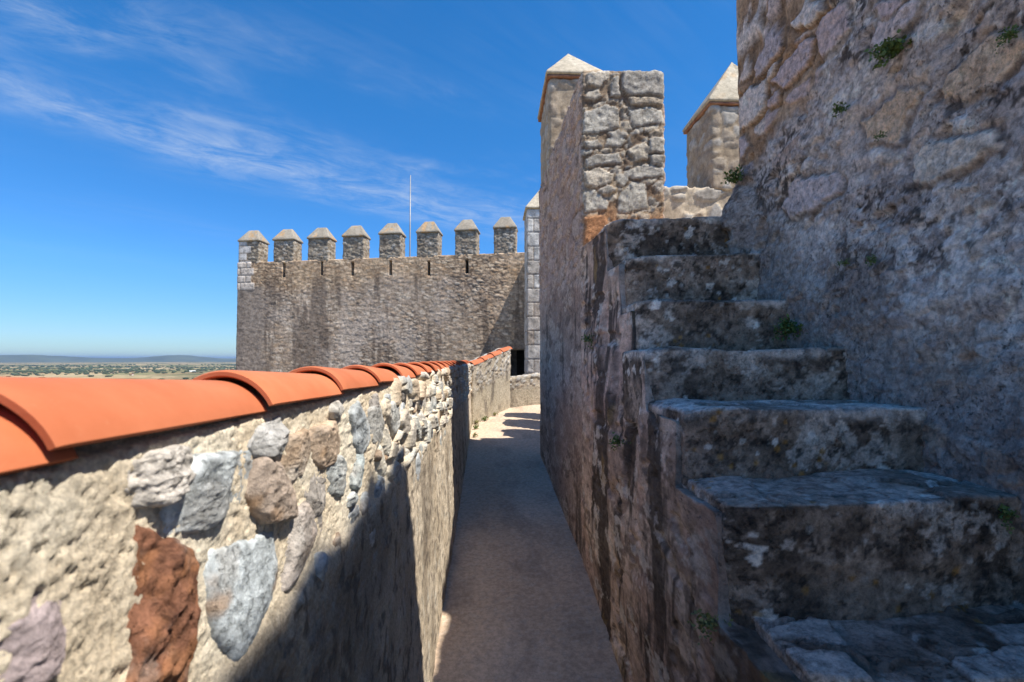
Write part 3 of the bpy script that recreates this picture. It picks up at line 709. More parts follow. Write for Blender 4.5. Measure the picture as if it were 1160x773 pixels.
def bat_warp(p):
    q = p.copy(); q[:, 0] += -.026 * np.clip(p[:, 1] - 3.7, 0, 4) * ss(1.3, .7, p[:, 0]); return q
o = block('masonry', lin(.68, 1.315, .011), np.concatenate([lin(3.70, 4.3, .011)[:-1], geo(4.3, 6.36, .004, .012)]), np.concatenate([lin(-2.4, -1.75, .1)[:-1], lin(-1.75, 2.225, .0125)]), .03, bat_fn, M_wall, None, bat_warp, coarse=('y+', 'z-'))
child(o, bat)

def merlon_fn(seed, pal=None, mort=((.34, .26, .175), (.43, .345, .25))):
    pal = pal or [(.40, .33, .25), (.44, .41, .36), (.36, .29, .22), (.48, .45, .40)]
    def fn(p, n):
        d1, d2, cid = vor3(S(p, 5, 5, 7) + .3 * fbm(S(p, 5, 5, 5), 2, seed)[:, None], .9, seed + 1)
        st = ss(.06, .2, d2 - d1) * (cid > .45)
        disp = st * .012 + fbm(S(p, 10, 10, 10), 4, seed + 2) * .008
        c = mix(mort[0], mort[1], ss(-.4, .4, fbm(S(p, 6, 6, 6), 4, seed + 3)))
        c = mix(c, pick(pal, (cid * 6.1) % 1), st * .8)
        c = mix(c, np.array((.24, .18, .13)), ss(.15, .5, fbm(S(p, 12, 12, 12), 4, seed + 4)) * .45)
        return disp, c
    return fn
def cap_fn(seed, base=((.41, .355, .265), (.49, .43, .33)), orange=.3):
    def fn(p, n):
        disp = fbm(S(p, 8, 8, 8), 4, seed) * .006
        c = mix(base[0], base[1], ss(-.4, .4, fbm(S(p, 4, 4, 4), 4, seed + 1)))
        c = mix(c, (.34, .29, .22), ss(.15, .5, fbm(S(p, 11, 11, 11), 4, seed + 2)) * .5)
        c = mix(c, (.55, .30, .10), ss(.2, .5, fbm(S(p, 5, 5, 5), 3, seed + 3)) * orange)
        return disp, c
    return fn
def rim_fn(p, n):
    return fbm(S(p, 12, 12, 12), 3, 950) * .006, mix((.24, .12, .08), (.33, .185, .12), ss(-.4, .4, fbm(S(p, 9, 9, 9), 3, 951)))
def pyramid(name, x0, x1, y0, y1, z0, z1, step, fn, parent, ridge=0., base=.03):
    cx, cy = (x0 + x1) / 2, (y0 + y1) / 2
    def w(p):
        q = p.copy(); t = np.clip((p[:, 2] - z0 - base) / (z1 - z0 - base), 0, 1)
        kx = 1 - t * (1 - ridge); ky = 1 - t * .985
        q[:, 0] = cx + (p[:, 0] - cx) * np.maximum(kx, .015); q[:, 1] = cy + (p[:, 1] - cy) * ky
        return q
    return child(block(name, lin(x0, x1, step), lin(y0, y1, step), lin(z0, z1, step), .012, fn, M_cap, None, w), parent)
def capped_merlon(parent, x0, x1, y0, y1, z0, z1, za, step, seed, name='merlon'):
    m = child(block(name, lin(x0, x1, step), lin(y0, y1, step), lin(z0, z1, step), .02, merlon_fn(seed), M_cap, None), parent)
    par = m
    e = .032
    def sub(o):
        o.location = Vector(o.location) + parent.location; o.parent = m
        o.location = Vector(o.location) - parent.location - m.location; return o
    r = block('drip_course', lin(x0 - e, x1 + e, step), lin(y0 - e, y1 + e, step), lin(z1 + .003, z1 + .034, .015), .008, rim_fn, M_cap); r.parent = m; r.location = -parent.location - m.location
    cap = pyramid('merlon_cap', x0 - e - .01, x1 + e + .01, y0 - e - .01, y1 + e + .01, z1 + .036, za, step, cap_fn(seed + 40), parent)
    cap.parent = m; cap.location = -parent.location - m.location
    return m
capped_merlon(bat, .632, 1.21, 5.40, 6.40, 2.0, 3.14, 3.74, .022, 960)
# lower run with tall narrow-gapped merlons further along the walk
def plainrub(seed): return rubble_fn(seed, (5, 5, 7), .03, mort=((.42, .34, .25), (.5, .42, .32)))
far = empty('battlement_wall', (1.4, 7.7, zf(7.7)), 'low battlement with closely set merlons hidden round the corner of the walk', 'wall')
child(block('masonry', lin(1.2, 1.55, .05), lin(6.6, 8.7, .05), lin(-2.4, -.32, .05), .02, plainrub(1000), M_far), far)
for k, (a, b) in enumerate([(6.80, 7.17), (7.43, 7.83), (8.07, 8.34)]):
    child(block('merlon', lin(1.2, 1.55, .05), lin(a, b, .05), lin(-.34, 1.12, .05), .02, plainrub(1010 + k), M_far), far)

# capped corner pier of pale blocks further on
pier = empty('corner_pier', (1.1, 10.9, zf(10.4)), 'slim pier of pale squared blocks with a pointed cap beside the dark doorway', 'pier')
def pier_fn(p, n):
    course = np.floor(p[:, 2] / .30); off = (course % 2) * .5
    u = p[:, 0] + p[:, 1]; bx = np.floor(u / .55 + off); fz = p[:, 2] / .30 - course; fx = u / .55 + off - bx
    j = np.minimum(np.minimum(fz, 1 - fz) * .30, np.minimum(fx, 1 - fx) * .55)
    h = _h(course.astype(np.int32), bx.astype(np.int32), np.zeros(len(p), np.int32), 9)
    c = pick([(.50, .47, .43), (.42, .38, .33), (.56, .54, .50), (.36, .31, .26), (.48, .44, .39)], h)
    c = c * (1 + .3 * fbm(S(p, 6, 6, 6), 4, 1101))[:, None]
    c = mix(c, (.26, .2, .15), ss(.012, .004, j) * .8)
    c = mix(c, (.3, .25, .21), ss(1.6, .2, p[:, 2]) * .5)
    return fbm(S(p, 7, 7, 7), 3, 1100) * .01 - ss(.012, .002, j) * .012, c
child(block('shaft', lin(.73, 1.5, .02), lin(10.4, 11.3, .03), lin(-6, 3.2, .02), .02, pier_fn, M_far, coarse=('y+', 'z-')), pier)
pyramid('pier_cap', .69, 1.54, 10.36, 11.34, 3.205, 3.86, .03, cap_fn(1120), pier)

# upper battlement behind the stair head
upb = empty('upper_battlement', (2.4, 6.1, .8), 'low crenel wall with a second pointed merlon behind the stair head', 'wall')
child(block('masonry', lin(1.33, 4.2, .025), lin(5.85, 6.45, .03), lin(.4, 2.09, .022), .03, rubble_fn(1200, (4.5, 4.5, 7), .025, mort=((.46, .36, .25), (.56, .46, .33)), stain=.25), M_cap, coarse=('y+', 'z-')), upb)
capped_merlon(upb, 2.66, 3.58, 5.83, 6.6, 2.06, 3.10, 3.88, .024, 1230)
def plat_fn(p, n):
    return fbm(S(p, 4, 4, 4), 4, 1300) * .02, mix((.34, .28, .2), (.43, .36, .28), ss(-.4, .4, fbm(S(p, 4, 4, 4), 4, 1301)))
o = block('upper_landing', lin(1.32, 3.6, .04), lin(5.15, 5.86, .04), lin(.2, 1.46, .05), .05, plat_fn, M_cap); o['kind'] = 'structure'
o = block('stair_landing', lin(.9, 3.3, .04), lin(3.6, 5.17, .04), lin(-2.3, .86, .1), .03, plat_fn, M_cap, coarse=('z-',)); o['kind'] = 'structure'

# ================================================================== far crenellated tower
TA = np.array([1.357, 18.0]); TD = np.array([-.99226, .12414]); TN = np.array([-.12414, -.99226])   # along (leftwards), outward
def tw(p):   # x = along to the left, y = depth inward, z
    q = np.empty_like(p)
    q[:, 0] = TA[0] + TD[0] * p[:, 0] - TN[0] * p[:, 1]; q[:, 1] = TA[1] + TD[1] * p[:, 0] - TN[1] * p[:, 1]
    q[:, 2] = p[:, 2] - .0185 * np.clip(p[:, 0], -2, 12) + .004
    return q
tower = empty('crenellated_tower', (-4.5, 19, -11.9), 'long grey rubble tower with eight capped merlons and arrow slits across the back', 'tower')
SL = [(9.43, 3.86, 3.32), (7.92, 3.88, 3.34), (6.715, 3.81, 3.27), (5.24, 3.79, 3.25), (3.77, 3.74, 3.2), (2.335, 3.75, 3.22)]
def tower_fn(p, n):
    u, dep, Z = p[:, 0], p[:, 1], p[:, 2]
    wq = .35 * fbm(S(p, 3, 3, 3), 3, 1400)[:, None]
    d1, d2, cid = vor3(S(p, 4.6, 4.6, 11) + wq, .98, 1402, .5)
    st = ss(.05, .22, d2 - d1)
    wear = ss(-.3, .4, fbm(S(p, .7, .7, .35), 4, 1404))
    left = ss(10.12, 10.3, u + .12 * fbm(S(p, 2, 2, 2), 2, 1405)) * ss(3.05, 2.85, Z)
    k = (1 - .55 * wear) * (1 - .8 * left)
    disp = st * .010 * k * (.2 + cid) + fbm(S(p, 6, 6, 11), 5, 1406, .72) * .014
    c = mix((.37, .31, .25), (.50, .42, .345), ss(-.4, .4, fbm(S(p, 1.6, 1.6, .8), 4, 1408)))
    c = mix(c, pick([(.50, .43, .36), (.38, .32, .27), (.58, .50, .41), (.45, .35, .26), (.64, .58, .50)], (cid * 7.1) % 1), st * .8 * (1 - .6 * left))
    c = mix(c, (.13, .10, .085), (1 - st) * .7 * (1 - .75 * wear) * (1 - left))
    run = ss(.02, .26, fbm(S(p, 2.6, 2.6, .22), 5, 1410, .6)) * ss(4.0, 2.9, Z)
    c = mix(c, (.15, .125, .11), run * .7)
    c = mix(c, (.55, .51, .475), ss(.0, .4, fbm(S(p, .9, .9, .5), 4, 1412)) * ss(3.0, 1.5, Z) * .45)
    warm = ss(2.7, 3.4, Z + .5 * fbm(S(p, 1, 1, 1), 2, 1413)) + ss(2.2, 1.0, u) * ss(.2, 1.2, Z) * .6
    c = mix(c, c * np.array((1.12, 1.03, .90)), np.clip(warm, 0, 1))
    c = mix(c, (.24, .215, .20), left * .75)
    # squared pale corner blocks at the top left
    course = np.floor((Z - 2.86) / .285); wdt = .40 + .34 * _h(course.astype(np.int32), np.zeros(len(p), np.int32), np.zeros(len(p), np.int32), 3)
    qb = (Z > 2.86) * (u > 11.3 - wdt); fz = (Z - 2.86) / .285 - course; j = np.minimum(fz, 1 - fz) * .285
    fx = np.abs(u - (11.3 - wdt * .45 * (course % 2 + .4)))
    j = np.minimum(j, fx)
    c = mix(c, np.array((.60, .57, .54)) * (1 + .12 * fbm(S(p, 3, 3, 3), 3, 1415))[:, None], qb * .95)
    c = mix(c, (.28, .24, .2), qb * ss(.03, .008, j) * .7)
    disp = np.where(qb > 0, .02 - ss(.03, .01, j) * .02, disp)
    front = n[:, 1] < -.7
    for (su, za, zb) in SL:
        hit = front & (np.abs(u - su) < .055) & (Z < za) & (Z > zb)
        disp = np.where(hit, -.55, disp); c[hit] = (.12, .1, .085)
    hit = front & (u > .1) & (u < .745) & (Z < .34) & (Z > -1.7)
    disp = np.where(hit, -1.1, disp); c = np.minimum(c * np.array((1.07, .985, .89)), .8)
    hitc = front & (u > .06) & (u < .785) & (Z < .38) & (Z > -1.7)
    c[hitc] = (.24, .215, .19); c[hit & (u < .58)] = (.03, .027, .025)  # doorway depth painted near black, its inner shade put into the colour
    return disp, c
us = np.unique(np.round(np.concatenate([lin(-4, -.2, .12), lin(-.2, 11.3, .034)] + [np.array([s[0] - .062, s[0] - .05, s[0] + .05, s[0] + .062]) for s in SL] + [np.array([.095, .105, .74, .75])]), 4))
child(block('masonry', us, lin(0, 1.2, .12), np.concatenate([lin(-12, -1.8, .4)[:-1], lin(-1.8, 3.93, .03)]), .02, tower_fn, M_far, None, tw, coarse=('y+', 'z-')), tower)
child(block('roof_deck', lin(-4, 11.25, .5), lin(1.2, 8.2, .5), [-12, 0, 2.9], .02, lambda p, n: (np.zeros(len(p)), np.tile((.35, .3, .25), (len(p), 1))), M_far, None, tw), tower)
child(block('back_parapet', lin(-4, 11.25, .12), lin(8.2, 8.9, .12), [-12, 0, 2.9, 3.4, 3.93], .02, rubble_fn(1500, (4, 4, 8), .03), M_far, None, tw), tower)
def tmer(seed, white):
    base = rubble_fn(seed, (5.5, 5.5, 11), .016, mort=((.22, .18, .14), (.33, .27, .2)), pal=[(.37, .31, .24), (.32, .255, .19), (.43, .38, .31), (.40, .33, .24), (.48, .44, .38)], keep=.08, stain=.5)
    def fn(p, n):
        d, c = base(p, n)
        if white:
            course = np.floor((p[:, 2] - 2.86) / .285); q = p[:, 0] > 10.95 - .16 * (course % 2)
            fz = (p[:, 2] - 2.86) / .285 - course; j = np.minimum(fz, 1 - fz) * .285
            c = np.where(q[:, None], np.array((.58, .55, .52)), c); c = np.where((q & (j < .02))[:, None], np.array((.3, .26, .22)), c)
            d = np.where(q, .02, d)
        return d, c
    return fn
MU = [10.86, 9.46, 8.08, 6.70, 5.28, 3.83, 2.37, .92]
MH = [4.745, 4.735, 4.74, 4.765, 4.80, 4.80, 4.815, 4.85]
for k, (u, h) in enumerate(zip(MU, MH)):
    hw = .405
    m = child(block('merlon', lin(u - hw, u + hw, .034), lin(0.01, .62, .05), lin(3.88, h, .034), .02, tmer(1520 + 13 * k, k == 0), M_far, None, tw), tower)
    cx0, cx1 = u - hw - .04, u + hw + .04
    def cw(p, u=u, h=h):
        q = p.copy(); t = np.clip((p[:, 2] - h - .06) / (.50 - .06), 0, 1)
        q[:, 0] = u + (p[:, 0] - u) * (1 - t * .60); q[:, 1] = .315 + (p[:, 1] - .315) * (1 - t * .86)
        return tw(q)
    c = block('merlon_cap', lin(cx0, cx1, .04), lin(-.045, .675, .04), lin(h + .003, h + .50, .04), .015, cap_fn(1640 + 11 * k, ((.27, .235, .185), (.34, .30, .24)), .5), M_cap, None, cw)
    c.parent = m; c.location = -tower.location - m.location
for k, u in enumerate([10.2, 8.75, 7.3, 5.9, 4.5, 3.1, 1.7, .3]):
    m = child(block('merlon', lin(u - .5, u + .5, .08), lin(8.22, 8.85, .08), [3.9, 4.2, 4.5, 4.62], .02, rubble_fn(1700 + k, (5, 5, 9), .03), M_far, None, tw), tower)
    def cw2(p, u=u):
        q = p.copy(); t = np.clip((p[:, 2] - 4.68) / .42, 0, 1)
        q[:, 0] = u + (p[:, 0] - u) * (1 - t * .6); q[:, 1] = 8.535 + (p[:, 1] - 8.535) * (1 - t * .86); return tw(q)
    c = block('merlon_cap', lin(u - .55, u + .55, .1), lin(8.17, 8.9, .1), [4.625, 4.68, 4.8, 4.95, 5.1], .015, cap_fn(1720 + k), M_cap, None, cw2)
    c.parent = m; c.location = -tower.location - m.location
# curtain wall that joins the pier to the tower and shades the doorway
cur = empty('curtain_wall', (1.9, 14.5, -11.9), 'high curtain wall joining the pale pier to the tower', 'wall')
child(block('masonry', lin(1.29, 2.1, .1), lin(11.35, 18.2, .1), np.concatenate([[-12, -6], lin(-2, 3.86, .1)]), .02, plainrub(1800), M_far, None), cur)

# flagpole on the tower roof
pole = empty('flagpole', (-3.85, 23, 2.85), 'thin bare metal flagpole standing above the tower battlements', 'flagpole')
def tube(name, pts, rads, mat, parent, ns=10):
    V = []; Q = []
    for (x, y, z), r in zip(pts, rads): V += [(x + r * math.cos(6.2832 * k / ns), y + r * math.sin(6.2832 * k / ns), z) for k in range(ns)]
    for i in range(len(pts) - 1):
        for k in range(ns): Q.append((i * ns + k, i * ns + (k + 1) % ns, (i + 1) * ns + (k + 1) % ns, (i + 1) * ns + k))
    tr = [((len(pts) - 1) * ns, (len(pts) - 1) * ns + k, (len(pts) - 1) * ns + k + 1) for k in range(1, ns - 1)]
    return link_mesh(name, V, Q, mat, parent, None, True, tr)
tube('mast', [(0, 0, 0), (0, 0, 3.4), (0, 0, 3.41), (0, 0, 5.74)], [.04, .036, .03, .022], M_metal, pole)
tube('base_plate', [(0, 0, .0), (0, 0, .06), (0, 0, .062), (0, 0, .2)], [.16, .16, .09, .07], M_metal, pole)

# ================================================================== weeds in the walls
def weed(loc, size, nrm, seed, label, n=90, mat=None, dry=False, group='weeds rooted in the walls'):
    n = int(n * 2.4); rs = np.random.RandomState(seed); V = []; T = []
    nrm = np.array(nrm, float); loc = np.array(loc, float)
    st = max(4, n // 14)
    stems = rs.normal(size=(st, 3)) * (.6, .6, .5) + nrm * .8 + np.array((0, 0, .25)); stems /= np.linalg.norm(stems, axis=1, keepdims=True)
    for k in range(n):
        s = stems[rs.randint(st)]; t = rs.uniform(.0, 1.)
        c = s * t * size * .55 + rs.normal(size=3) * size * .08 - np.array((0, 0, .25)) * t * t * size * .6
        L = size * rs.uniform(.08, .16); d = rs.normal(size=3) + s * .8 ; d /= np.linalg.norm(d); w = np.cross(d, rs.normal(size=3)); w /= np.linalg.norm(w)
        b = len(V); V += [c, c + d * L * .5 + w * L * .38, c + d * L * 1.1, c + d * L * .5 - w * L * .38]; T += [(b, b + 1, b + 2), (b, b + 2, b + 3)]
    for s in stems:
        b = len(V); w = np.cross(s, (0, 0, 1.)); w = w / (np.linalg.norm(w) + 1e-6) * size * .012
        V += [-w - nrm * .02, w - nrm * .02, s * size * .5]; T += [(b, b + 1, b + 2)]
    o = link_mesh('wall_weed', np.array(V), None, mat or (M_drygrass if dry else M_leaf), None, None, False, np.array(T))
    o.location = loc; tag(o, label, 'weed', group)
    return o
WN = (-1, 0, 0.1)
weed((1.52, 1.77, 1.165), .13, WN, 1, 'bushy green weed high on the massive rough wall, largest of the wall weeds', 150)
weed((1.51, 2.04, 1.08), .085, WN, 2, 'sparse weed on the rough wall left of the largest tuft', 60)
weed((1.51, 1.83, .865), .055, WN, 3, 'tiny sprig low beside the tan stone in the rough wall', 40)
weed((1.49, 2.93, 1.10), .13, (-.6, -.5, .5), 4, 'green weed at the foot of the rough wall end beside the sunlit crenel wall', 120)
weed((1.50, 1.87, .385), .06, WN, 5, 'small green weed in the rough wall, right one of the middle pair', 55)
weed((1.50, 2.03, .405), .055, WN, 6, 'small weed in the rough wall, left one of the middle pair', 45)
weed((1.49, 2.43, .15), .14, (-.7, -.5, .3), 7, 'green weed growing where the third step from the top meets the wall', 130)
weed((1.51, 1.35, .94), .06, WN, 8, 'weed cut by the right edge high on the rough wall', 80)
weed((1.50, 1.39, -.45), .07, WN, 9, 'weed at the right edge just above the lowest tread', 60)
weed((.66, 3.32, .13), .10, (-1, 0, .1), 10, 'faint weed on the stained stair side near the pier', 60)
weed((.65, 2.50, -.42), .10, (-1, 0, .1), 11, 'small weed midway down the stained stair side', 60)
weed((.655, 1.47, -.78), .10, (-1, 0, .1), 12, 'yellow green weed low on the stair side near the bottom step', 70, dry=True)
for k, (x, y) in enumerate([(-.27, 7.25), (-.265, 7.7), (-.27, 8.05), (-.13, 8.25), (.03, 8.6)]):
    weed((x, y, zf(y) + .015), .12 + .02 * (k % 2), (.6, -.2, .9), 40 + k * 3, ['dry weed at the foot of the long parapet just past the shade edge', 'dry weed at the foot of the long parapet before the bend', 'dry weed in the bend of the parapet', 'dry weed at the foot of the climbing parapet near the bend', 'dry weed at the foot of the climbing parapet halfway along'][k], 60, dry=k % 2 == 0)

# ================================================================== far country
def terr_h(x, y):
    r = np.hypot(x, y); t = ss(18, 1100, r)
    z = -9.5 - 112 * np.sqrt(np.clip(t, 0, 1)) * ss(8, 60, r) - 0
    p = np.stack([x / 900, y / 900, np.zeros_like(x)], 1).astype(f32)
    return z + fbm(p, 4, 2000) * 7 * ss(300, 1500, r) * ss(60000, 20000, r)
rs = np.concatenate([[0.1], np.geomspace(4, 88000, 170)]); th = np.linspace(0, 2 * np.pi, 361)
RR, TT = np.meshgrid(rs, th, indexing='ij'); X = (RR * np.sin(TT)).ravel(); Y = (RR * np.cos(TT)).ravel()
V = np.stack([X, Y, terr_h(X, Y)], 1)
def terr_mat():
    m, N, L, b = new_mat('dry_farmland')
    g = N.new('ShaderNodeNewGeometry')
    def noise(sc, det, ro=.6):
        mp = N.new('ShaderNodeMapping'); mp.inputs['Scale'].default_value = (sc, sc, 0); L.new(g.outputs['Position'], mp.inputs['Vector'])
        n = N.new('ShaderNodeTexNoise'); n.inputs['Scale'].default_value = 1; n.inputs['Detail'].default_value = det; n.inputs['Roughness'].default_value = ro
        L.new(mp.outputs['Vector'], n.inputs['Vector']); return n
    mp = N.new('ShaderNodeMapping'); mp.inputs['Scale'].default_value = (1 / 420, 1 / 650, 0); mp.inputs['Rotation'].default_value = (0, 0, .5); L.new(g.outputs['Position'], mp.inputs['Vector'])
    v = N.new('ShaderNodeTexVoronoi'); v.inputs['Scale'].default_value = 1; L.new(mp.outputs['Vector'], v.inputs['Vector'])
    r = N.new('ShaderNodeValToRGB'); r.color_ramp.interpolation = 'CONSTANT'
    cols = [(.38, .29, .16), (.28, .21, .115), (.17, .16, .075), (.34, .27, .15), (.11, .125, .055), (.41, .32, .19), (.22, .20, .10)]
    el = r.color_ramp.elements
    el[0].color = (*cols[0], 1); el[1].position = 1 / 7; el[1].color = (*cols[1], 1)
    for i in range(2, 7): e = el.new(i / 7); e.color = (*cols[i], 1)
    sp = N.new('ShaderNodeSeparateColor'); L.new(v.outputs['Color'], sp.inputs['Color']); L.new(sp.outputs['Red'], r.inputs['Fac'])
    n1 = noise(1 / 1500, 4); mr = N.new('ShaderNodeMapRange'); mr.inputs['From Min'].default_value = .49; mr.inputs['From Max'].default_value = .62
    L.new(n1.outputs['Fac'], mr.inputs['Value'])
    mx = N.new('ShaderNodeMix'); mx.data_type = 'RGBA'; L.new(mr.outputs['Result'], mx.inputs['Factor']); L.new(r.outputs['Color'], mx.inputs['A']); mx.inputs['B'].default_value = (.07, .085, .04, 1)
    n2 = noise(1 / 70, 3); m2 = N.new('ShaderNodeMapRange'); m2.inputs['From Min'].default_value = .35; m2.inputs['From Max'].default_value = .65; m2.inputs['To Min'].default_value = .65; m2.inputs['To Max'].default_value = 1.3
    L.new(n2.outputs['Fac'], m2.inputs['Value'])
    m3 = N.new('ShaderNodeMix'); m3.data_type = 'RGBA'; m3.blend_type = 'MULTIPLY'; m3.inputs['Factor'].default_value = 1
    L.new(mx.outputs['Result'], m3.inputs['A']); L.new(m2.outputs['Result'], m3.inputs['B']); L.new(m3.outputs['Result'], b.inputs['Base Color'])
    b.inputs['Roughness'].default_value = 1; b.inputs['Specular IOR Level'].default_value = 0
    return m
o = link_mesh('terrain', V, grid_quads(len(rs), len(th))[:, ::-1], terr_mat()); o['kind'] = 'structure'

# hills on the horizon, each a long ridge with two slopes
def hills(name, dist, pts, depth, seed):
    az = np.linspace(-75, 10, 260); h = np.interp(az, [p[0] for p in pts], [p[1] for p in pts]) * dist
    h = np.convolve(np.pad(h, 6, mode='edge'), np.hanning(13) / np.hanning(13).sum(), 'valid')
    h = h * (1 + .10 * fbm(np.stack([az * 1.1, az * 0, az * 0], 1), 4, seed))
    V = []; prof = np.linspace(0, 1, 13)
    for t in prof:
        r = dist + (t - .5) * depth * 2; zz = -135 + (h + 135) * np.sin(np.pi * t) ** 1.3
        V.append(np.stack([r * np.sin(np.radians(az)), r * np.cos(np.radians(az)), zz * (1 + .06 * fbm(np.stack([az * 3, np.full_like(az, t * 6), az * 0], 1), 3, seed + 1))], 1))
    n, m = len(prof), len(az)
    o = link_mesh(name, np.concatenate(V), grid_quads(n, m)[:, ::-1], plain('hill_scrub', (.07, .085, .05), 1, 0, .3, .001)); o['kind'] = 'structure'
hills('hills', 27000, [(-75, .003), (-50, .0045), (-43.7, .005), (-42.1, .0072), (-40.7, .0055), (-38.9, .003), (-36.8, .0014), (-34.6, .002), (-33, .0062), (-31.5, .0074), (-29.8, .0045), (-28.5, .001), (-15, .003), (10, .002)], 1800, 2100)

# scattered holm oaks and olive groves: too many and too far to count
def woods():
    rs = np.random.RandomState(5); n = 9500
    r = 2300 * (13000 / 2300) ** rs.uniform(0, 1, n); a = np.radians(rs.uniform(-58, 4, n)); x = r * np.sin(a); y = r * np.cos(a)
    den = fbm(np.stack([x / 700, y / 700, x * 0], 1), 3, 2200); keep = den + rs.uniform(-.35, .35, n) > -.05
    x, y = x[keep], y[keep]; r0 = np.hypot(x, y); z = terr_h(x, y)
    ico = []; t = (1 + 5 ** .5) / 2
    IV = np.array([(-1, t, 0), (1, t, 0), (-1, -t, 0), (1, -t, 0), (0, -1, t), (0, 1, t), (0, -1, -t), (0, 1, -t), (t, 0, -1), (t, 0, 1), (-t, 0, -1), (-t, 0, 1)]) / 1.902
    IF = np.array([(0, 11, 5), (0, 5, 1), (0, 1, 7), (0, 7, 10), (0, 10, 11), (1, 5, 9), (5, 11, 4), (11, 10, 2), (10, 7, 6), (7, 1, 8), (3, 9, 4), (3, 4, 2), (3, 2, 6), (3, 6, 8), (3, 8, 9), (4, 9, 5), (2, 4, 11), (6, 2, 10), (8, 6, 7), (9, 8, 1)])
    V = []; T = []
    for i in range(len(x)):
        s = rs.uniform(4, 8.5) * (1 + r0[i] / 9000); w = IV * (s * rs.uniform(1.0, 2.2), s * rs.uniform(1.0, 2.2), s * .62) * rs.uniform(.75, 1.25, (12, 1)) + (x[i], y[i], z[i] + s * .5)
        T.append(IF + 12 * i); V.append(w)
    o = link_mesh('far_woodland', np.concatenate(V), None, M_wood, None, None, True, np.concatenate(T)); o['kind'] = 'stuff'
    o['label'] = 'scattered dark trees over the dry plain'; o['category'] = 'woodland'
woods()

def house(az, dist, w, d, h, label, roofc):
    a = R(az); x, y = dist * math.sin(a), dist * math.cos(a); z = float(terr_h(np.array([x]), np.array([y]))[0]) - 1
    e = empty('farmhouse', (x, y, z), label, 'house', 'white farmhouses on the plain'); e.rotation_euler = (0, 0, -a + .3)
    def bx(name, x0, x1, y0, y1, z0, z1, mat, top=None):
        t = (y0 + y1) / 2
        V = [(x0, y0, z0), (x1, y0, z0), (x1, y1, z0), (x0, y1, z0), (x0, y0, z1), (x1, y0, z1), (x1, y1, z1), (x0, y1, z1)]
        Q = [(0, 3, 2, 1), (4, 5, 6, 7), (0, 1, 5, 4), (1, 2, 6, 5), (2, 3, 7, 6), (3, 0, 4, 7)]
        if top:
            V[4] = (x0, t - .3, top); V[5] = (x1, t - .3, top); V[6] = (x1, t + .3, top); V[7] = (x0, t + .3, top)
        return link_mesh(name, V, Q, mat, e, None, False)
    bx('wall', -w, w, -d, d, 0, h, M_white); bx('roof', -w - .5, w + .5, -d - .5, d + .5, h + .01, h + .02, roofc, h + d * .55)
    for k in (-.5, .5): bx('window', k * w - .7, k * w + .7, -d - .05, -d + .1, h * .4, h * .7, M_dark)
    bx('door', -.7, .7, -d - .05, -d + .1, 0, h * .55, M_dark)
house(-40.1, 3500, 18, 9, 8, 'white farmhouse alone among the dark trees, nearest the left frame edge', M_white)
house(-40.5, 3420, 9, 6, 6, 'small white barn just left of the lone farmhouse', M_roof)
house(-30.6, 5600, 26, 9, 8, 'long white farmhouse in front of the right hill', M_white)
house(-35.3, 4600, 11, 8, 7, 'white farmhouse in the tan fields midway along the plain', M_roof)

# ================================================================== haze
HZ = True
if HZ:
    me = bpy.data.meshes.new('haze'); s = 95000; a, b = -165, 330
    V = [(-s, -s, a), (s, -s, a), (s, s, a), (-s, s, a), (-s, -s, b), (s, -s, b), (s, s, b), (-s, s, b)]
    me.from_pydata(V, [], [(0, 3, 2, 1), (4, 5, 6, 7), (0, 1, 5, 4), (1, 2, 6, 5), (2, 3, 7, 6), (3, 0, 4, 7)])
    hz = bpy.data.objects.new('haze', me); COL.objects.link(hz); hz['kind'] = 'stuff'
    m = bpy.data.materials.new('haze_air'); m.use_nodes = True; nt = m.node_tree; nt.nodes.clear()
    out = nt.nodes.new('ShaderNodeOutputMaterial'); pv = nt.nodes.new('ShaderNodeVolumePrincipled')
    pv.inputs['Color'].default_value = (.42, .60, .86, 1); pv.inputs['Density'].default_value = 2.2e-5; pv.inputs['Anisotropy'].default_value = .2
    nt.links.new(pv.outputs['Volume'], out.inputs['Volume']); me.materials.append(m)

# ================================================================== sky, sun, camera
SUN = Vector((1, -.5, 2.15)).normalized()
el = math.asin(SUN.z); azr = math.atan2(SUN.x, SUN.y)
W = bpy.data.worlds.new('World'); scene.world = W; W.use_nodes = True
N, L = W.node_tree.nodes, W.node_tree.links; bg = N['Background']; bg.inputs['Strength'].default_value = .094
sky = N.new('ShaderNodeTexSky'); sky.sky_type = 'NISHITA'; sky.sun_disc = False; sky.sun_elevation = el; sky.sun_rotation = azr
sky.altitude = 1500; sky.air_density = 1.0; sky.dust_density = .0; sky.ozone_density = 4.
hs = N.new('ShaderNodeHueSaturation'); hs.inputs['Saturation'].default_value = 1.31; hs.inputs['Value'].default_value = 1.0
L.new(sky.outputs['Color'], hs.inputs['Color'])
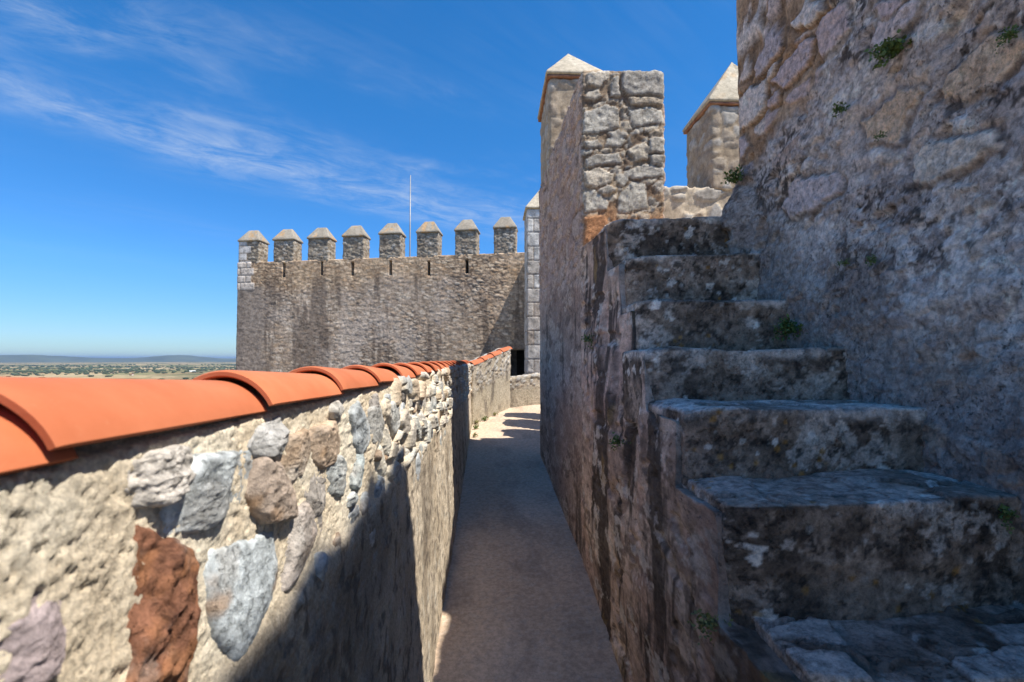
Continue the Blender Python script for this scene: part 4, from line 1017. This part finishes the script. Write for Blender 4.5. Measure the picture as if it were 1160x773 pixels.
# cirrus on a high flat layer: direction / height gives the place on that layer
tc = N.new('ShaderNodeTexCoord'); sx = N.new('ShaderNodeSeparateXYZ'); L.new(tc.outputs['Generated'], sx.inputs['Vector'])
def mth(op, a, b=None, c=None, clamp=False):
    n = N.new('ShaderNodeMath'); n.operation = op; n.use_clamp = clamp
    for i, v in enumerate((a, b, c)):
        if v is None: continue
        if isinstance(v, (int, float)): n.inputs[i].default_value = v
        else: L.new(v, n.inputs[i])
    return n.outputs[0]
zc = mth('MAXIMUM', sx.outputs['Z'], .04)
px = mth('DIVIDE', sx.outputs['X'], zc); py = mth('DIVIDE', sx.outputs['Y'], zc)
ax = mth('ADD', mth('MULTIPLY', px, .747), mth('MULTIPLY', py, .664))
ay = mth('SUBTRACT', mth('MULTIPLY', py, .747), mth('MULTIPLY', px, .664))
def layer_noise(sx_, sy_, det, ro, seed, dist=0.):
    cb = N.new('ShaderNodeCombineXYZ'); L.new(mth('MULTIPLY', ax, sx_), cb.inputs[0]); L.new(mth('MULTIPLY', ay, sy_), cb.inputs[1]); cb.inputs[2].default_value = seed
    n = N.new('ShaderNodeTexNoise'); n.inputs['Scale'].default_value = 1; n.inputs['Detail'].default_value = det; n.inputs['Roughness'].default_value = ro; n.inputs['Distortion'].default_value = dist
    L.new(cb.outputs[0], n.inputs['Vector']); return n.outputs['Fac']
def sm(v, a, b):
    n = N.new('ShaderNodeMapRange'); n.interpolation_type = 'SMOOTHSTEP'; n.inputs['From Min'].default_value = a; n.inputs['From Max'].default_value = b; L.new(v, n.inputs['Value']); return n.outputs['Result']
wob = mth('MULTIPLY', mth('SUBTRACT', layer_noise(.6, .6, 3, .5, 3.), .5), 1.0)
ayw = mth('ADD', ay, wob)
def band(c, w):
    return mth('EXPONENT', mth('MULTIPLY', mth('POWER', mth('DIVIDE', mth('SUBTRACT', ayw, c), w), 2.), -1.))
fine = layer_noise(3.0, 4.4, 9, .68, 1., .5); big_ = layer_noise(1.0, 1.8, 4, .6, 7., .3); fib = layer_noise(1.6, 16., 5, .6, 12., .8)
c1 = mth('MULTIPLY', band(2.62, .34), mth('MULTIPLY', sm(fine, .30, .78), sm(big_, .22, .62)))
c2 = mth('MULTIPLY', mth('MULTIPLY', band(1.95, .42), sm(big_, .42, .70)), sm(fine, .36, .75))
c3 = mth('MULTIPLY', sm(layer_noise(.5, 1.0, 4, .6, 21., .4), .45, .75), sm(fib, .25, .8))
cl = mth('ADD', mth('ADD', mth('MULTIPLY', c1, .56), mth('MULTIPLY', c2, .36)), mth('MULTIPLY', c3, .07), None, True)
fade = sm(sx.outputs['Z'], .06, .2); cl = mth('MULTIPLY', cl, fade)
hz_r = N.new('ShaderNodeValToRGB'); hz_r.color_ramp.elements[0].position = 0.; hz_r.color_ramp.elements[0].color = (.38, .47, .56, 1)
hz_r.color_ramp.elements[1].position = .45; hz_r.color_ramp.elements[1].color = (1, 1, 1, 1); L.new(sx.outputs['Z'], hz_r.inputs['Fac'])
e_ = hz_r.color_ramp.elements.new(.16); e_.color = (.70, .80, .90, 1)
hm = N.new('ShaderNodeMix'); hm.data_type = 'RGBA'; hm.blend_type = 'MULTIPLY'; hm.inputs['Factor'].default_value = 1
L.new(hs.outputs['Color'], hm.inputs['A']); L.new(hz_r.outputs['Color'], hm.inputs['B'])
mx = N.new('ShaderNodeMix'); mx.data_type = 'RGBA'; L.new(cl, mx.inputs['Factor']); L.new(hm.outputs['Result'], mx.inputs['A']); mx.inputs['B'].default_value = (3.4, 3.8, 4.3, 1)
L.new(mx.outputs['Result'], bg.inputs['Color'])

sun = bpy.data.lights.new('sun', 'SUN'); sun.energy = 3.4; sun.angle = R(.53); sun.color = (1, .94, .84)
so = bpy.data.objects.new('sun', sun); COL.objects.link(so); so.rotation_euler = SUN.to_track_quat('Z', 'Y').to_euler()

cam = bpy.data.cameras.new('camera'); co = bpy.data.objects.new('camera', cam); COL.objects.link(co)
cam.sensor_width = 36; cam.lens = 560 / 1160 * 36; cam.clip_start = .03; cam.clip_end = 300000
co.rotation_euler = (R(90 + 2.1), 0, R(-2.25))
cam.dof.use_dof = True; cam.dof.focus_distance = 4.2; cam.dof.aperture_fstop = 6.0
scene.camera = co
vs = scene.view_settings; vs.view_transform = 'Standard'; vs.look = 'None'; vs.gamma = 1; vs.use_curve_mapping = False; vs.exposure = 1.16
scene.cycles.max_bounces = 6; scene.cycles.diffuse_bounces = 4; scene.cycles.volume_bounces = 0
